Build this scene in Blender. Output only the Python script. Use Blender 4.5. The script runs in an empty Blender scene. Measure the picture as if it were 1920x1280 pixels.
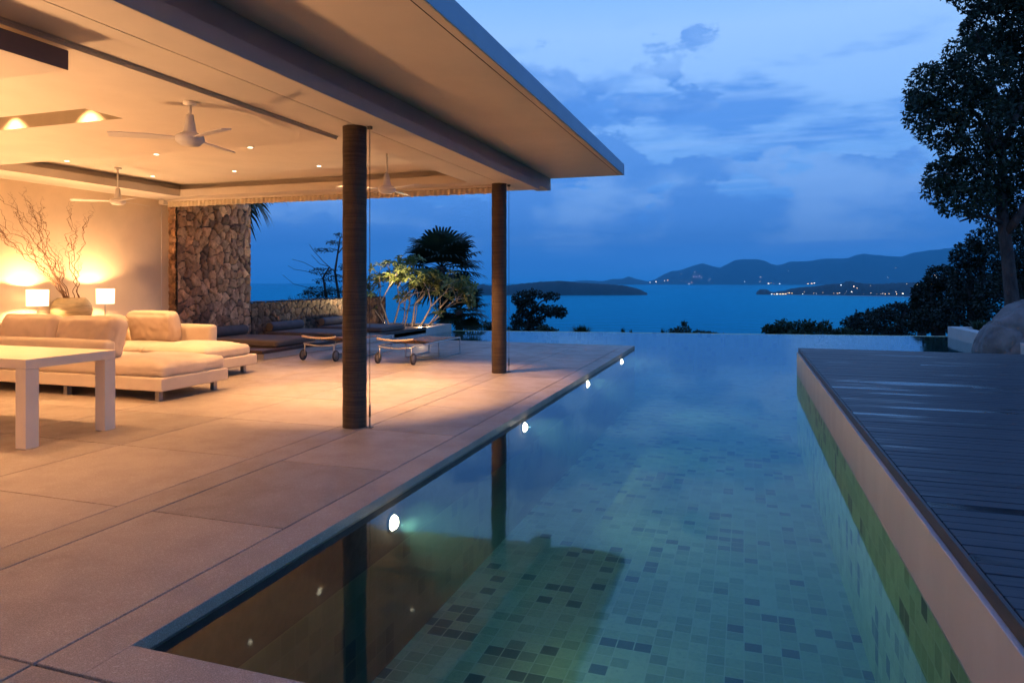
import bpy, bmesh, math, random
from mathutils import Vector, Matrix, noise as mnoise
R = math.radians
random.seed(7)
scene = bpy.context.scene
COL = scene.collection

# ------------------------------------------------------------------ camera
ST, CT, FX, HZ = 0.31734, 0.94831, 1300.0, 526.0      # yaw of the view, focal length and horizon row of a 1920 px wide frame
cam = bpy.data.cameras.new('camera'); co = bpy.data.objects.new('camera', cam); COL.objects.link(co)
co.location = (0, 0, 1.4)
co.rotation_euler = (R(90), 0, math.atan2(ST, CT))
cam.sensor_width = 36; cam.lens = FX/1920*36; cam.shift_y = (HZ-640)/1920
cam.clip_start = 0.05; cam.clip_end = 40000
scene.camera = co
scene.view_settings.view_transform = 'Standard'; scene.view_settings.look = 'None'
scene.view_settings.exposure = 0.34; scene.view_settings.gamma = 1
scene.render.engine = 'CYCLES'
cy = scene.cycles
cy.use_denoising = True
try: cy.denoiser = 'OPENIMAGEDENOISE'
except Exception: pass
cy.max_bounces = 9; cy.diffuse_bounces = 4; cy.glossy_bounces = 4; cy.transmission_bounces = 4
cy.transparent_max_bounces = 10; cy.volume_bounces = 0; cy.sample_clamp_indirect = 6; cy.sample_clamp_direct = 0
cy.caustics_reflective = False; cy.caustics_refractive = False

def W(u, v, d):
    """world point seen d metres out along the view, in the direction (u, v) of the frame"""
    r = (u-960)/FX*d
    return Vector((-ST*d+CT*r, CT*d+ST*r, 1.4+(HZ-v)/FX*d))

# ------------------------------------------------------------------ node helpers
class NT:
    def __init__(s, tree): s.t = tree; s.n = tree.nodes; s.l = tree.links; s.n.clear()
    def add(s, typ, **kw):
        nd = s.n.new(typ)
        for k, v in kw.items():
            if k.startswith('i_'):
                key = k[2:]
                key = int(key) if key.isdigit() else key.replace('_', ' ')
                s.put(nd.inputs[key], v)
            else: setattr(nd, k, v)
        return nd
    def put(s, sock, v):
        if isinstance(v, bpy.types.NodeSocket): s.l.new(v, sock)
        elif isinstance(v, bpy.types.Node): s.l.new(v.outputs[0], sock)
        else:
            if sock.type == 'RGBA' and len(v) == 3: v = (*v, 1)
            sock.default_value = v
    def math(s, op, a, b=0.5, c=0.5, clamp=False):
        nd = s.n.new('ShaderNodeMath'); nd.operation = op; nd.use_clamp = clamp
        s.put(nd.inputs[0], a); s.put(nd.inputs[1], b)
        if len(nd.inputs) > 2: s.put(nd.inputs[2], c)
        return nd.outputs[0]
    def mix(s, f, a, b, typ='MIX'):
        nd = s.n.new('ShaderNodeMix'); nd.data_type = 'RGBA'; nd.blend_type = typ
        s.put(nd.inputs[0], f); s.put(nd.inputs[6], a); s.put(nd.inputs[7], b)
        return nd.outputs[2]
    def ramp(s, f, stops, interp='LINEAR'):
        nd = s.n.new('ShaderNodeValToRGB'); nd.color_ramp.interpolation = interp
        e = nd.color_ramp.elements
        while len(e) < len(stops): e.new(0.5)
        for q, (p, c) in zip(e, stops):
            q.position = p; q.color = (*c, 1) if len(c) == 3 else c
        s.put(nd.inputs[0], f); return nd.outputs[0]
    def ss(s, x, lo, hi, a=0.0, b=1.0):
        nd = s.n.new('ShaderNodeMapRange'); nd.interpolation_type = 'SMOOTHSTEP'
        for k, v in zip(('Value', 'From Min', 'From Max', 'To Min', 'To Max'), (x, lo, hi, a, b)): s.put(nd.inputs[k], v)
        return nd.outputs[0]
    def noise(s, vec, scale, detail=4, rough=0.5, out=0, w=None):
        nd = s.n.new('ShaderNodeTexNoise')
        s.put(nd.inputs['Vector'], vec); s.put(nd.inputs['Scale'], scale); nd.inputs['Detail'].default_value = detail
        nd.inputs['Roughness'].default_value = rough
        return nd.outputs[out]
    def comb(s, x, y, z):
        nd = s.n.new('ShaderNodeCombineXYZ'); s.put(nd.inputs[0], x); s.put(nd.inputs[1], y); s.put(nd.inputs[2], z); return nd.outputs[0]

def material(name):
    m = bpy.data.materials.new(name); m.use_nodes = True
    return m, NT(m.node_tree)

def simple(name, col, rough=0.6, var=0.15, scale=6.0, bump=0.0, bscale=None, metal=0.0, stretch=(1, 1, 1), spec=0.4, detail=5, sheen=0.0, col2=None, backface=None):
    m, t = material(name)
    tc = t.add('ShaderNodeTexCoord'); mp = t.add('ShaderNodeMapping'); t.put(mp.inputs['Vector'], tc.outputs['Object']); mp.inputs['Scale'].default_value = stretch
    n = t.noise(mp.outputs[0], scale, detail, 0.6)
    f = t.ss(n, 0.25, 0.75)
    lo = tuple(c*(1-var) for c in col) if col2 is None else col2
    hi = tuple(min(1, c*(1+var)) for c in col) if col2 is None else col
    c = t.mix(f, lo, hi)
    b = t.add('ShaderNodeBsdfPrincipled', i_Roughness=rough, i_Metallic=metal)
    b.inputs['Specular IOR Level'].default_value = spec
    if sheen: b.inputs['Sheen Weight'].default_value = sheen
    t.put(b.inputs['Base Color'], c)
    if bump:
        n2 = t.noise(mp.outputs[0], bscale or scale*4, 6, 0.6)
        bp = t.add('ShaderNodeBump', i_Strength=1.0, i_Distance=bump, i_Height=n2); t.put(b.inputs['Normal'], bp)
    o = t.add('ShaderNodeOutputMaterial', i_Surface=b)
    return m

def emitter(name, col, strength):
    m, t = material(name)
    e = t.add('ShaderNodeEmission', i_Color=col, i_Strength=strength)
    t.add('ShaderNodeOutputMaterial', i_Surface=e)
    return m

# ------------------------------------------------------------------ world: dusk sky
world = bpy.data.worlds.new('World'); scene.world = world; world.use_nodes = True
t = NT(world.node_tree)
tc = t.add('ShaderNodeTexCoord'); sep = t.add('ShaderNodeSeparateXYZ', i_Vector=tc.outputs['Generated'])
x, y, z = sep.outputs
zz = t.math('MAXIMUM', z, 0.0)
sky = t.add('ShaderNodeTexSky', sky_type='NISHITA')
sky.sun_disc = False; sky.sun_elevation = R(1.0); sky.sun_rotation = R(150); sky.ozone_density = 6.0; sky.dust_density = 0.3; sky.altitude = 60
base = t.ramp(zz, [(0.0, (.030, .250, .78)), (.03, (.070, .290, .84)), (.08, (.090, .320, .88)), (.15, (.17, .42, .92)), (.24, (.27, .52, .97)), (.33, (.32, .56, .99)), (.38, (.24, .49, .95)), (.6, (.14, .33, .86)), (1.0, (.08, .22, .74))])
# streaky upper layer on a plane overhead
den = t.math('ADD', zz, 0.10)
px = t.math('DIVIDE', x, den); py = t.math('DIVIDE', y, den)
pv = t.comb(t.math('ADD', t.math('MULTIPLY', px, 0.85), t.math('MULTIPLY', py, 0.35)), t.math('SUBTRACT', t.math('MULTIPLY', py, 1.15), t.math('MULTIPLY', px, 0.3)), 2.0)
n1 = t.noise(pv, 1.25, 9, 0.60)
band1 = t.math('MULTIPLY', t.ss(zz, 0.05, 0.13), t.ss(zz, 0.40, 0.255))
f1 = t.math('MULTIPLY', t.ss(n1, 0.47, 0.62), band1)
c1 = t.mix(t.math('MULTIPLY', f1, 0.85), base, (.085, .28, .79))
# bright wisps
pv2 = t.comb(t.math('MULTIPLY', px, 0.5), t.math('MULTIPLY', py, 3.2), 3.7)
n2 = t.noise(pv2, 1.6, 7, 0.6)
f2 = t.math('MULTIPLY', t.ss(n2, 0.48, 0.72), t.math('MULTIPLY', t.ss(zz, 0.06, 0.14), t.ss(zz, 0.32, 0.24)))
c2 = t.mix(t.math('MULTIPLY', f2, 0.55), c1, (.29, .53, .97))
# heaped clouds near the horizon
hv = t.comb(t.math('ADD', x, 0.37), t.math('ADD', y, 0.11), t.math('MULTIPLY', z, 1.9))
n3 = t.noise(hv, 5.2, 9, 0.55)
top = t.math('SUBTRACT', t.math('ADD', t.math('MULTIPLY', t.noise(hv, 4.2, 9, 0.62), 0.95), -0.30), zz)
f3 = t.math('MULTIPLY', t.ss(top, -0.004, 0.030), t.ss(zz, 0.03, 0.06))
c3 = t.mix(t.math('MULTIPLY', f3, 0.85), c2, t.mix(t.ss(n3, .42, .58), (.095, .28, .76), (.23, .45, .90)))
# flat layers low down
sv = t.comb(t.math('MULTIPLY', x, 1.2), t.math('MULTIPLY', y, 1.2), t.math('MULTIPLY', z, 16.0))
n4 = t.noise(sv, 2.2, 6, 0.5)
f4 = t.math('MULTIPLY', t.ss(n4, 0.42, 0.62), t.math('MULTIPLY', t.ss(zz, 0.0, 0.02), t.ss(zz, 0.16, 0.06)))
c4 = t.mix(t.math('MULTIPLY', f4, 0.55), c3, t.mix(t.ss(zz, .02, .12), (.045, .235, .76), (.11, .30, .83)))
skyl = t.mix(0.97, t.mix(1.0, sky.outputs[0], (.05, .05, .05), 'MULTIPLY'), c4)
bg = t.add('ShaderNodeBackground', i_Color=skyl, i_Strength=1.0)
t.add('ShaderNodeOutputWorld', i_Surface=bg)

# ------------------------------------------------------------------ mesh builder
def wbase(o):
    v = Vector(o.location)
    while o.parent is not None: o = o.parent; v += Vector(o.location)
    return v
class MB:
    def __init__(s): s.v = []; s.f = []; s.m = []; s.mi = 0; s.sm = []; s.smooth = False
    def _f(s, idx): s.f.append(idx); s.m.append(s.mi); s.sm.append(s.smooth)
    def quad(s, a, b, c, d):
        k = len(s.v); s.v += [Vector(a), Vector(b), Vector(c), Vector(d)]; s._f((k, k+1, k+2, k+3))
    def box(s, x0, x1, y0, y1, z0, z1, M=None):
        k = len(s.v)
        p = [Vector((a, b, c)) for c in (z0, z1) for b in (y0, y1) for a in (x0, x1)]
        if M: p = [M @ q for q in p]
        s.v += p
        for q in ((0, 2, 3, 1), (4, 5, 7, 6), (0, 1, 5, 4), (2, 6, 7, 3), (0, 4, 6, 2), (1, 3, 7, 5)): s._f(tuple(k+i for i in q))
    def prism(s, pts, z0, z1):
        k = len(s.v); n = len(pts)
        s.v += [Vector((a, b, z0)) for a, b in pts]+[Vector((a, b, z1)) for a, b in pts]
        s._f(tuple(k+i for i in reversed(range(n)))); s._f(tuple(k+n+i for i in range(n)))
        for i in range(n): j = (i+1) % n; s._f((k+i, k+j, k+n+j, k+n+i))
    def tube(s, pts, rad, n=8, cap=True):
        pts = [Vector(p) for p in pts]
        if not hasattr(rad, '__len__'): rad = [rad]*len(pts)
        rings = []; prev = None
        for i, p in enumerate(pts):
            d = (pts[min(i+1, len(pts)-1)]-pts[max(i-1, 0)]).normalized()
            if prev is None:
                a = d.orthogonal().normalized()
            else:
                a = (prev-d*prev.dot(d)); a = a.normalized() if a.length > 1e-6 else d.orthogonal().normalized()
            prev = a; b = d.cross(a)
            k = len(s.v)
            for j in range(n):
                th = 2*math.pi*j/n; s.v.append(p+(a*math.cos(th)+b*math.sin(th))*rad[i])
            rings.append(k)
        old = s.smooth; s.smooth = True
        for q in range(len(rings)-1):
            for j in range(n):
                jj = (j+1) % n; s._f((rings[q]+j, rings[q]+jj, rings[q+1]+jj, rings[q+1]+j))
        s.smooth = old
        if cap: s._f(tuple(rings[0]+j for j in reversed(range(n)))); s._f(tuple(rings[-1]+j for j in range(n)))
    def lathe(s, prof, c=(0, 0, 0), n=32):
        c = Vector(c); rings = []
        for r, z in prof:
            k = len(s.v); rings.append(k)
            for j in range(n):
                th = 2*math.pi*j/n; s.v.append(c+Vector((r*math.cos(th), r*math.sin(th), z)))
        old = s.smooth; s.smooth = True
        for q in range(len(rings)-1):
            for j in range(n):
                jj = (j+1) % n; s._f((rings[q]+j, rings[q]+jj, rings[q+1]+jj, rings[q+1]+j))
        s.smooth = old
    def build(s, name, mats, parent=None, bevel=0.0, seg=2, local=False, origin=None, col=None):
        """one mesh object; under a parent the given world coordinates are turned into the parent's own"""
        if not isinstance(mats, (list, tuple)): mats = [mats]
        me = bpy.data.meshes.new(name)
        if parent is not None: o0 = Vector((0, 0, 0)) if local else wbase(parent)
        elif origin is not None: o0 = Vector(origin)
        else: o0 = Vector((0, 0, 0))
        me.from_pydata([v-o0 for v in s.v], [], s.f)
        for m in mats: me.materials.append(m)
        me.polygons.foreach_set('material_index', s.m)
        me.polygons.foreach_set('use_smooth', s.sm)
        if col is not None:
            a = me.color_attributes.new('stone', 'FLOAT_COLOR', 'POINT')
            a.data.foreach_set('color', [c for q in col for c in (*q, 1.0)])
        me.update()
        o = bpy.data.objects.new(name, me); COL.objects.link(o)
        if parent is not None: o.parent = parent
        else: o.location = o0
        if bevel:
            b = o.modifiers.new('bevel', 'BEVEL'); b.width = bevel; b.segments = seg; b.limit_method = 'ANGLE'; b.angle_limit = R(40)
            b.harden_normals = False
        return o

def tag(o, label=None, cat=None, group=None, kind=None):
    if label: o['label'] = label
    if cat: o['category'] = cat
    if group: o['group'] = group
    if kind: o['kind'] = kind
    return o
def thing(name, label, cat, loc=(0, 0, 0), group=None):
    o = bpy.data.objects.new(name, None); COL.objects.link(o); o.location = loc; o['base'] = tuple(loc); o.empty_display_size = 0.2
    return tag(o, label, cat, group)
def copy_tree(o, parent=None):
    c = o.copy(); COL.objects.link(c); c.parent = parent
    for ch in [q for q in o.children]: copy_tree(ch, c)
    return c
def lamp(kind, name, loc, energy, col, size=0.05, rot=None, parent=None, **kw):
    l = bpy.data.lights.new(name, kind); l.energy = energy; l.color = col
    if kind == 'AREA': l.size = size
    else: l.shadow_soft_size = size
    for k, v in kw.items(): setattr(l, k, v)
    o = bpy.data.objects.new(name, l); COL.objects.link(o)
    if parent is not None: o.parent = parent; o.location = Vector(loc)-wbase(parent)
    else: o.location = loc
    if rot: o.rotation_euler = rot
    return o
WARM = (1.0, .53, .23)
K = 2.75

# ------------------------------------------------------------------ materials
def m_terrace():
    m, t = material('washed_pebble_paving')
    g = t.add('ShaderNodeNewGeometry'); P = g.outputs['Position']
    fine = t.noise(P, 210, 2, 0.7); mid = t.noise(P, 3.0, 5, 0.6); big = t.noise(P, 0.55, 3, 0.5)
    vor = t.add('ShaderNodeTexVoronoi', i_Vector=P, i_Scale=140.0)
    c = t.mix(t.ss(fine, .3, .7), (.17, .135, .105), (.39, .33, .27))
    c = t.mix(t.math('MULTIPLY', t.ss(vor.outputs['Color'], .6, 1.0), .35), c, (.60, .55, .50))
    c = t.mix(t.math('MULTIPLY', t.ss(mid, .40, .75), .35), c, (.20, .16, .13))
    c = t.mix(t.math('MULTIPLY', t.ss(big, .40, .70), .30), c, (.42, .36, .30))
    rv = g.outputs['Random Per Island']
    c = t.mix(1.0, c, t.mix(rv, (.84, .82, .80), (1.16, 1.12, 1.06)), 'MULTIPLY')
    st = t.noise(P, 1.3, 8, .7); c = t.mix(t.math('MULTIPLY', t.ss(st, .58, .70), .30), c, (.13, .10, .085))
    b = t.add('ShaderNodeBsdfPrincipled', i_Roughness=t.ss(mid, .3, .8, .42, .62)); b.inputs['Specular IOR Level'].default_value = .35
    t.put(b.inputs['Base Color'], c)
    bp = t.add('ShaderNodeBump', i_Strength=.5, i_Distance=.003, i_Height=fine); t.put(b.inputs['Normal'], bp)
    t.add('ShaderNodeOutputMaterial', i_Surface=b); return m
M_TERR = m_terrace()
M_JOINT = simple('joint_filler', (.045, .038, .035), .9, .3, 20)
M_PLASTER = simple('painted_plaster', (.68, .61, .53), .75, .05, 1.6, .0012, 18)
M_SOFFIT = simple('soffit_plaster', (.74, .64, .54), .8, .05, 1.2, .0012, 14)
M_WALL = simple('wall_plaster', (.68, .57, .43), .8, .07, 1.5, .0015, 12)
M_BEAM = simple('beam_paint', (.44, .41, .40), .7, .05, 2.0, .0008, 20)
M_FASCIA = simple('fascia_metal', (.19, .33, .46), .5, .08, 2.0, .0005, 30)  # blue of the reflected sky is put into the base colour
M_DARKSLOT = simple('slot_dark', (.03, .02, .015), .9, .1)
M_WHITE = simple('white_enamel', (.72, .68, .64), .35, .03, 4)
M_STEEL = simple('brushed_steel', (.52, .50, .48), .35, .08, 40, metal=.85)
M_DARKSTEEL = simple('dark_steel', (.10, .09, .085), .4, .1, 30, metal=.6)
M_BLIND = simple('blind_fabric', (.72, .62, .46), .9, .06, 30, .0008, 200, stretch=(1, 1, .3))
M_FABRIC = simple('cream_linen', (.64, .52, .38), .92, .06, 3.0, .0009, 260, sheen=.15)
M_FABRIC2 = simple('cream_linen_cushion', (.64, .51, .37), .92, .08, 2.5, .0010, 240, sheen=.15)
M_SOFALEG = simple('leg_metal', (.30, .27, .24), .4, .1, 20, metal=.5)
M_TABLE = simple('white_lacquer', (.78, .65, .47), .32, .04, 3.0, .0004, 60)
M_CONSOLE = simple('pale_console', (.55, .47, .38), .6, .08, 5)
M_POT = simple('glazed_pot', (.36, .29, .17), .45, .35, 5.0, .004, 14, stretch=(1, 1, 5), col2=(.20, .16, .09))
M_TWIG = simple('willow_bark', (.16, .085, .04), .8, .3, 30, .001, 60)
M_MATT = simple('brown_canvas', (.13, .098, .082), .9, .1, 6, .0008, 180)
M_BOLST = simple('charcoal_canvas', (.085, .080, .085), .9, .12, 6, .0008, 180)
M_BOLEND = simple('bolster_end', (.22, .15, .09), .9, .1, 6)
M_DARKWOOD = simple('dark_timber', (.060, .032, .020), .45, .35, 3.0, .001, 20, stretch=(8, 1, 8))
M_PLINTH = simple('white_render', (.50, .46, .42), .8, .08, 2.0, .002, 12, stretch=(1.2, 1.2, .5), detail=8)
M_SLING = simple('orange_sling', (.42, .24, .14), .8, .12, 10, .0006, 300)
M_TEAKP = simple('pale_teak', (.62, .47, .30), .5, .12, 6, .0006, 30, stretch=(1, 8, 8))
M_RUBBER = simple('tyre_rubber', (.035, .03, .03), .7, .2, 20)
M_WHEEL = simple('wheel_grey', (.16, .15, .15), .5, .1, 20)
M_BARKL = simple('frangipani_bark', (.30, .24, .18), .8, .25, 14, .004, 30)
M_BARKD = simple('dark_bark', (.085, .065, .060), .9, .55, 7, .05, 16, stretch=(1, 1, .35), col2=(.025, .02, .02), detail=8)
M_SOIL = simple('soil', (.035, .026, .018), .95, .4, 30, .01, 60)
M_GROUND = simple('hill_ground', (.018, .030, .014), .95, .5, 1.5, .05, 6)
M_BOULDER = simple('granite', (.23, .195, .18), .85, .35, 2.2, .03, 5, detail=9, col2=(.11, .095, .09))
def m_leaf(name, a, b, scale=6.0, rough=.5, trans=.25):
    m, t = material(name)
    g = t.add('ShaderNodeNewGeometry'); oi = t.noise(g.outputs['Position'], scale, 3, .6)
    c = t.mix(t.ss(oi, .35, .65), a, b)
    c = t.mix(t.math('MULTIPLY', g.outputs['Random Per Island'], .55), c, tuple(q*.45 for q in a))
    p = t.add('ShaderNodeBsdfPrincipled', i_Roughness=rough); t.put(p.inputs['Base Color'], c); p.inputs['Specular IOR Level'].default_value = .3
    tr = t.add('ShaderNodeBsdfTranslucent'); t.put(tr.inputs['Color'], c)
    mx = t.add('ShaderNodeMixShader', i_0=trans); t.put(mx.inputs[1], p); t.put(mx.inputs[2], tr)
    t.add('ShaderNodeOutputMaterial', i_Surface=mx); return m
M_LEAF_BIG = m_leaf('big_tree_leaves', (.016, .032, .020), (.035, .060, .028))
M_LEAF_DARK = m_leaf('dark_leaves', (.008, .016, .009), (.020, .036, .018))
M_LEAF_MID = m_leaf('shrub_leaves', (.014, .030, .014), (.035, .070, .025))
M_LEAF_FRAN = m_leaf('frangipani_leaves', (.18, .21, .060), (.30, .31, .10), 3.0, .4, .35)
M_LEAF_PALM = m_leaf('palm_leaves', (.010, .024, .012), (.022, .045, .022), 3.0)
M_GRASS = m_leaf('reed_leaves', (.02, .045, .02), (.04, .075, .03), 3.0)

def m_column():
    m, t = material('palm_wood_column')
    tc = t.add('ShaderNodeTexCoord'); s = t.add('ShaderNodeSeparateXYZ', i_Vector=tc.outputs['Object'])
    warp = t.noise(tc.outputs['Object'], 4.0, 3, .5)
    zb = t.math('ADD', t.math('MULTIPLY', s.outputs[2], 95.0), t.math('MULTIPLY', warp, 3.0))
    ring = t.noise(t.comb(t.math('MULTIPLY', s.outputs[0], 2.0), t.math('MULTIPLY', s.outputs[1], 2.0), zb), 1.0, 3, .6)
    fib = t.noise(t.comb(t.math('MULTIPLY', s.outputs[0], 30), t.math('MULTIPLY', s.outputs[1], 30), t.math('MULTIPLY', s.outputs[2], 5)), 3.0, 4, .6)
    c = t.mix(t.ss(ring, .35, .65), (.045, .028, .017), (.085, .054, .031))
    c = t.mix(t.math('MULTIPLY', t.ss(fib, .45, .7), .5), c, (.035, .024, .016))
    b = t.add('ShaderNodeBsdfPrincipled', i_Roughness=.6); b.inputs['Specular IOR Level'].default_value = .3
    t.put(b.inputs['Base Color'], c)
    bp = t.add('ShaderNodeBump', i_Strength=.8, i_Distance=.004, i_Height=t.math('ADD', ring, t.math('MULTIPLY', fib, .5))); t.put(b.inputs['Normal'], bp)
    t.add('ShaderNodeOutputMaterial', i_Surface=b); return m
M_COLUMN = m_column()

def m_stone():
    m, t = material('rubble_stone')
    a = t.add('ShaderNodeAttribute', attribute_name='stone'); tc = t.add('ShaderNodeTexCoord')
    n = t.noise(tc.outputs['Object'], 9, 8, .65); n2 = t.noise(tc.outputs['Object'], 45, 5, .7)
    c = t.mix(1.0, a.outputs['Color'], t.mix(t.ss(n, .3, .7), (.95, .78, .58), (2.1, 1.72, 1.30)), 'MULTIPLY')
    c = t.mix(t.math('MULTIPLY', t.ss(n2, .5, .75), .35), c, (.09, .07, .06))
    b = t.add('ShaderNodeBsdfPrincipled', i_Roughness=.85); t.put(b.inputs['Base Color'], c)
    bp = t.add('ShaderNodeBump', i_Strength=.8, i_Distance=.012, i_Height=t.math('ADD', n, t.math('MULTIPLY', n2, .4))); t.put(b.inputs['Normal'], bp)
    t.add('ShaderNodeOutputMaterial', i_Surface=b); return m
M_STONE = m_stone()

TILE = 3.018/25
def m_tile(name='pool_tile', k=1.0):
    m, t = material(name)
    g = t.add('ShaderNodeNewGeometry'); s = t.add('ShaderNodeSeparateXYZ', i_Vector=g.outputs['Position'])
    fr = []; ce = []
    for ax, off in ((0, 2.233), (1, -2.066), (2, 10.0)):
        q = t.math('ADD', t.math('DIVIDE', t.math('ADD', s.outputs[ax], off), TILE), .5)
        ce.append(t.math('FLOOR', q)); f = t.math('FRACT', q)
        e = t.math('MINIMUM', f, t.math('SUBTRACT', 1.0, f)); fr.append(e)
    e = t.math('MINIMUM', t.math('MINIMUM', fr[0], fr[1]), fr[2])
    grout = t.ss(e, .012, .055)
    cell = t.comb(*ce)
    wn = t.add('ShaderNodeTexWhiteNoise', noise_dimensions='3D', i_Vector=cell)
    cl = t.noise(cell, .23, 3, .6)
    val = t.math('ADD', wn.outputs['Value'], t.math('MULTIPLY', t.math('SUBTRACT', cl, .5), 1.1))
    c = t.ramp(val, [(0.0, (.07, .085, .055)), (.10, (.10, .12, .075)), (.15, (.26, .32, .15)), (.45, (.33, .41, .19)), (.75, (.39, .48, .24)), (1.0, (.45, .54, .29))])
    n = t.noise(g.outputs['Position'], 30, 5, .6)
    c = t.mix(t.math('MULTIPLY', t.ss(n, .4, .75), .3), c, (.12, .15, .10))
    c = t.mix(grout, (.42, .50, .30), c)
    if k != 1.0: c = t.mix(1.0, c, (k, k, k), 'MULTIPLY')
    b = t.add('ShaderNodeBsdfPrincipled', i_Roughness=.5); t.put(b.inputs['Base Color'], c)
    t.add('ShaderNodeOutputMaterial', i_Surface=b); return m
M_TILE = m_tile(); M_TILE_SHADED = m_tile('shaded_pool_tile', .22)  # second copy is darkened: shade of the terrace-side walls put into the tile colour

def m_water(name, tint, bump, scale, rough, deep=None, stretch=(1, 1, 1)):
    m, t = material(name)
    g = t.add('ShaderNodeNewGeometry'); mp = t.add('ShaderNodeMapping'); t.put(mp.inputs['Vector'], g.outputs['Position']); mp.inputs['Scale'].default_value = stretch
    n = t.noise(mp.outputs[0], scale, 4, .55)
    bp = t.add('ShaderNodeBump', i_Strength=1.0, i_Distance=bump, i_Height=n)
    fz = t.add('ShaderNodeFresnel', i_IOR=1.333); t.put(fz.inputs['Normal'], bp)
    gl = t.add('ShaderNodeBsdfGlossy', i_Roughness=rough, i_Color=(.05, .50, .68) if deep else (1, 1, 1)); t.put(gl.inputs['Normal'], bp)
    tr = t.add('ShaderNodeBsdfTransparent', i_Color=tint) if deep is None else t.add('ShaderNodeBsdfDiffuse', i_Color=deep)
    mx = t.add('ShaderNodeMixShader', i_0=fz); t.put(mx.inputs[1], tr); t.put(mx.inputs[2], gl)
    t.add('ShaderNodeOutputMaterial', i_Surface=mx); return m
def m_poolwater():
    m, t = material('pool_water')
    g = t.add('ShaderNodeNewGeometry'); sp = t.add('ShaderNodeSeparateXYZ', i_Vector=g.outputs['Position'])
    n = t.noise(g.outputs['Position'], 1.0, 4, .55)
    bp = t.add('ShaderNodeBump', i_Strength=1.0, i_Distance=.0028, i_Height=n)
    fz = t.add('ShaderNodeFresnel', i_IOR=1.333); t.put(fz.inputs['Normal'], bp)
    f = t.math('MULTIPLY', fz, t.math('GREATER_THAN', sp.outputs[2], -.0575))
    gl = t.add('ShaderNodeBsdfGlossy', i_Roughness=.045, i_Color=(.80, .95, 1)); t.put(gl.inputs['Normal'], bp)
    tr = t.add('ShaderNodeBsdfTransparent', i_Color=(1, 1, 1))
    mx = t.add('ShaderNodeMixShader'); t.put(mx.inputs[0], f); t.put(mx.inputs[1], tr); t.put(mx.inputs[2], gl)
    va = t.add('ShaderNodeVolumeAbsorption', i_Color=(.24, .82, .90), i_Density=.42)
    vs = t.add('ShaderNodeVolumeScatter', i_Color=(.25, .80, 1.0), i_Density=.045, i_Anisotropy=.2); av = t.add('ShaderNodeAddShader'); t.put(av.inputs[0], va); t.put(av.inputs[1], vs); va = av
    t.add('ShaderNodeOutputMaterial', i_Surface=mx, i_Volume=va); return m
M_WATER = m_poolwater()
M_SEA = m_water('sea_water', None, 2.2, .018, .26, (.004, .030, .055), (1, 2.5, 1))

def m_deck():
    m, t = material('wet_deck_timber')
    g = t.add('ShaderNodeNewGeometry'); s = t.add('ShaderNodeSeparateXYZ', i_Vector=g.outputs['Position'])
    r = t.add('ShaderNodeNewGeometry').outputs['Random Per Island']
    v = t.comb(t.math('MULTIPLY', s.outputs[0], 1.2), t.math('MULTIPLY', s.outputs[1], 22), t.math('MULTIPLY', r, 40))
    n = t.noise(v, 2.0, 6, .6)
    c = t.mix(t.ss(n, .3, .7), (.008, .011, .020), (.026, .028, .038))
    c = t.mix(t.math('MULTIPLY', r, .5), c, (.018, .018, .026))
    wet = t.noise(t.comb(t.math('MULTIPLY', s.outputs[0], .30), t.math('MULTIPLY', s.outputs[1], 1.6), r), 1.3, 4, .6)
    wf = t.ss(wet, .555, .65)
    b = t.add('ShaderNodeBsdfPrincipled', i_Roughness=t.math('SUBTRACT', .50, t.math('MULTIPLY', wf, .34))); b.inputs['Specular IOR Level'].default_value = .42
    t.put(b.inputs['Base Color'], t.mix(t.math('MULTIPLY', wf, .4), c, (.012, .01, .01)))
    bp = t.add('ShaderNodeBump', i_Strength=.5, i_Distance=.002, i_Height=n); t.put(b.inputs['Normal'], bp)
    t.add('ShaderNodeOutputMaterial', i_Surface=b); return m
M_DECK = m_deck()

def m_forest(name, a, b, sc):
    return simple(name, b, .95, .3, sc, sc and 0.0, None, col2=a, detail=9)
M_HILL = simple('hill_forest', (.018, .032, .020), .95, .4, .004, detail=10, col2=(.008, .016, .010))
M_ISLE = simple('island_forest', (.012, .020, .013), .95, .4, .02, detail=10, col2=(.004, .008, .005))

# ================================================================== LARGE STRUCTURE
WZ = -0.056
# ---- terrace paving: slabs on a dark bed
XJ = [-10.15, -9.1, -7.75, -6.4, -5.05, -3.688, -3.416, -2.466]
YJ = [-5.0, -3.1, -1.85, -.6, .62, 1.85, 3.306, 4.55, 5.775, 7.05, 8.32, 9.62, 10.9, 12.2, 13.6, 15.01]
g = 0.0055
mb = MB()
def slab(x0, x1, y0, y1, e0=g, e1=g, f0=g, f1=g): mb.box(x0+e0, x1-e1, y0+f0, y1-f1, -.07, 0.0)
for i in range(len(XJ)-1):
    for j in range(len(YJ)-1):
        if XJ[i] == -3.688: continue
        slab(XJ[i], XJ[i+1], YJ[j], YJ[j+1])
slab(-3.688, -3.416, -5.0, 15.01, .0025, .006)
for j in range(len(YJ)-1):
    if YJ[j] < 1.8: continue
    pass
slab(-2.466, -2.233, 1.85, 15.01, g, 0.0, .008, g)       # coping strip
slab(-2.466, 1.6, -5.0, 1.85, g, g, g, .008)              # paving behind the near pool edge
slab(-2.233, .785, 1.85, 2.066, 0.0, 0, .008, 0.0)       # near coping
terrace = mb.build('terrace', M_TERR, bevel=.0025, seg=1); tag(terrace, kind='structure')
mb = MB()
mb.box(-10.15, -2.235, -5, 15.005, -.4, -.014); mb.box(-2.23, 1.6, -5, 2.064, -.4, -.014)
tag(mb.build('terrace_bed', M_JOINT), kind='structure')

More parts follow.
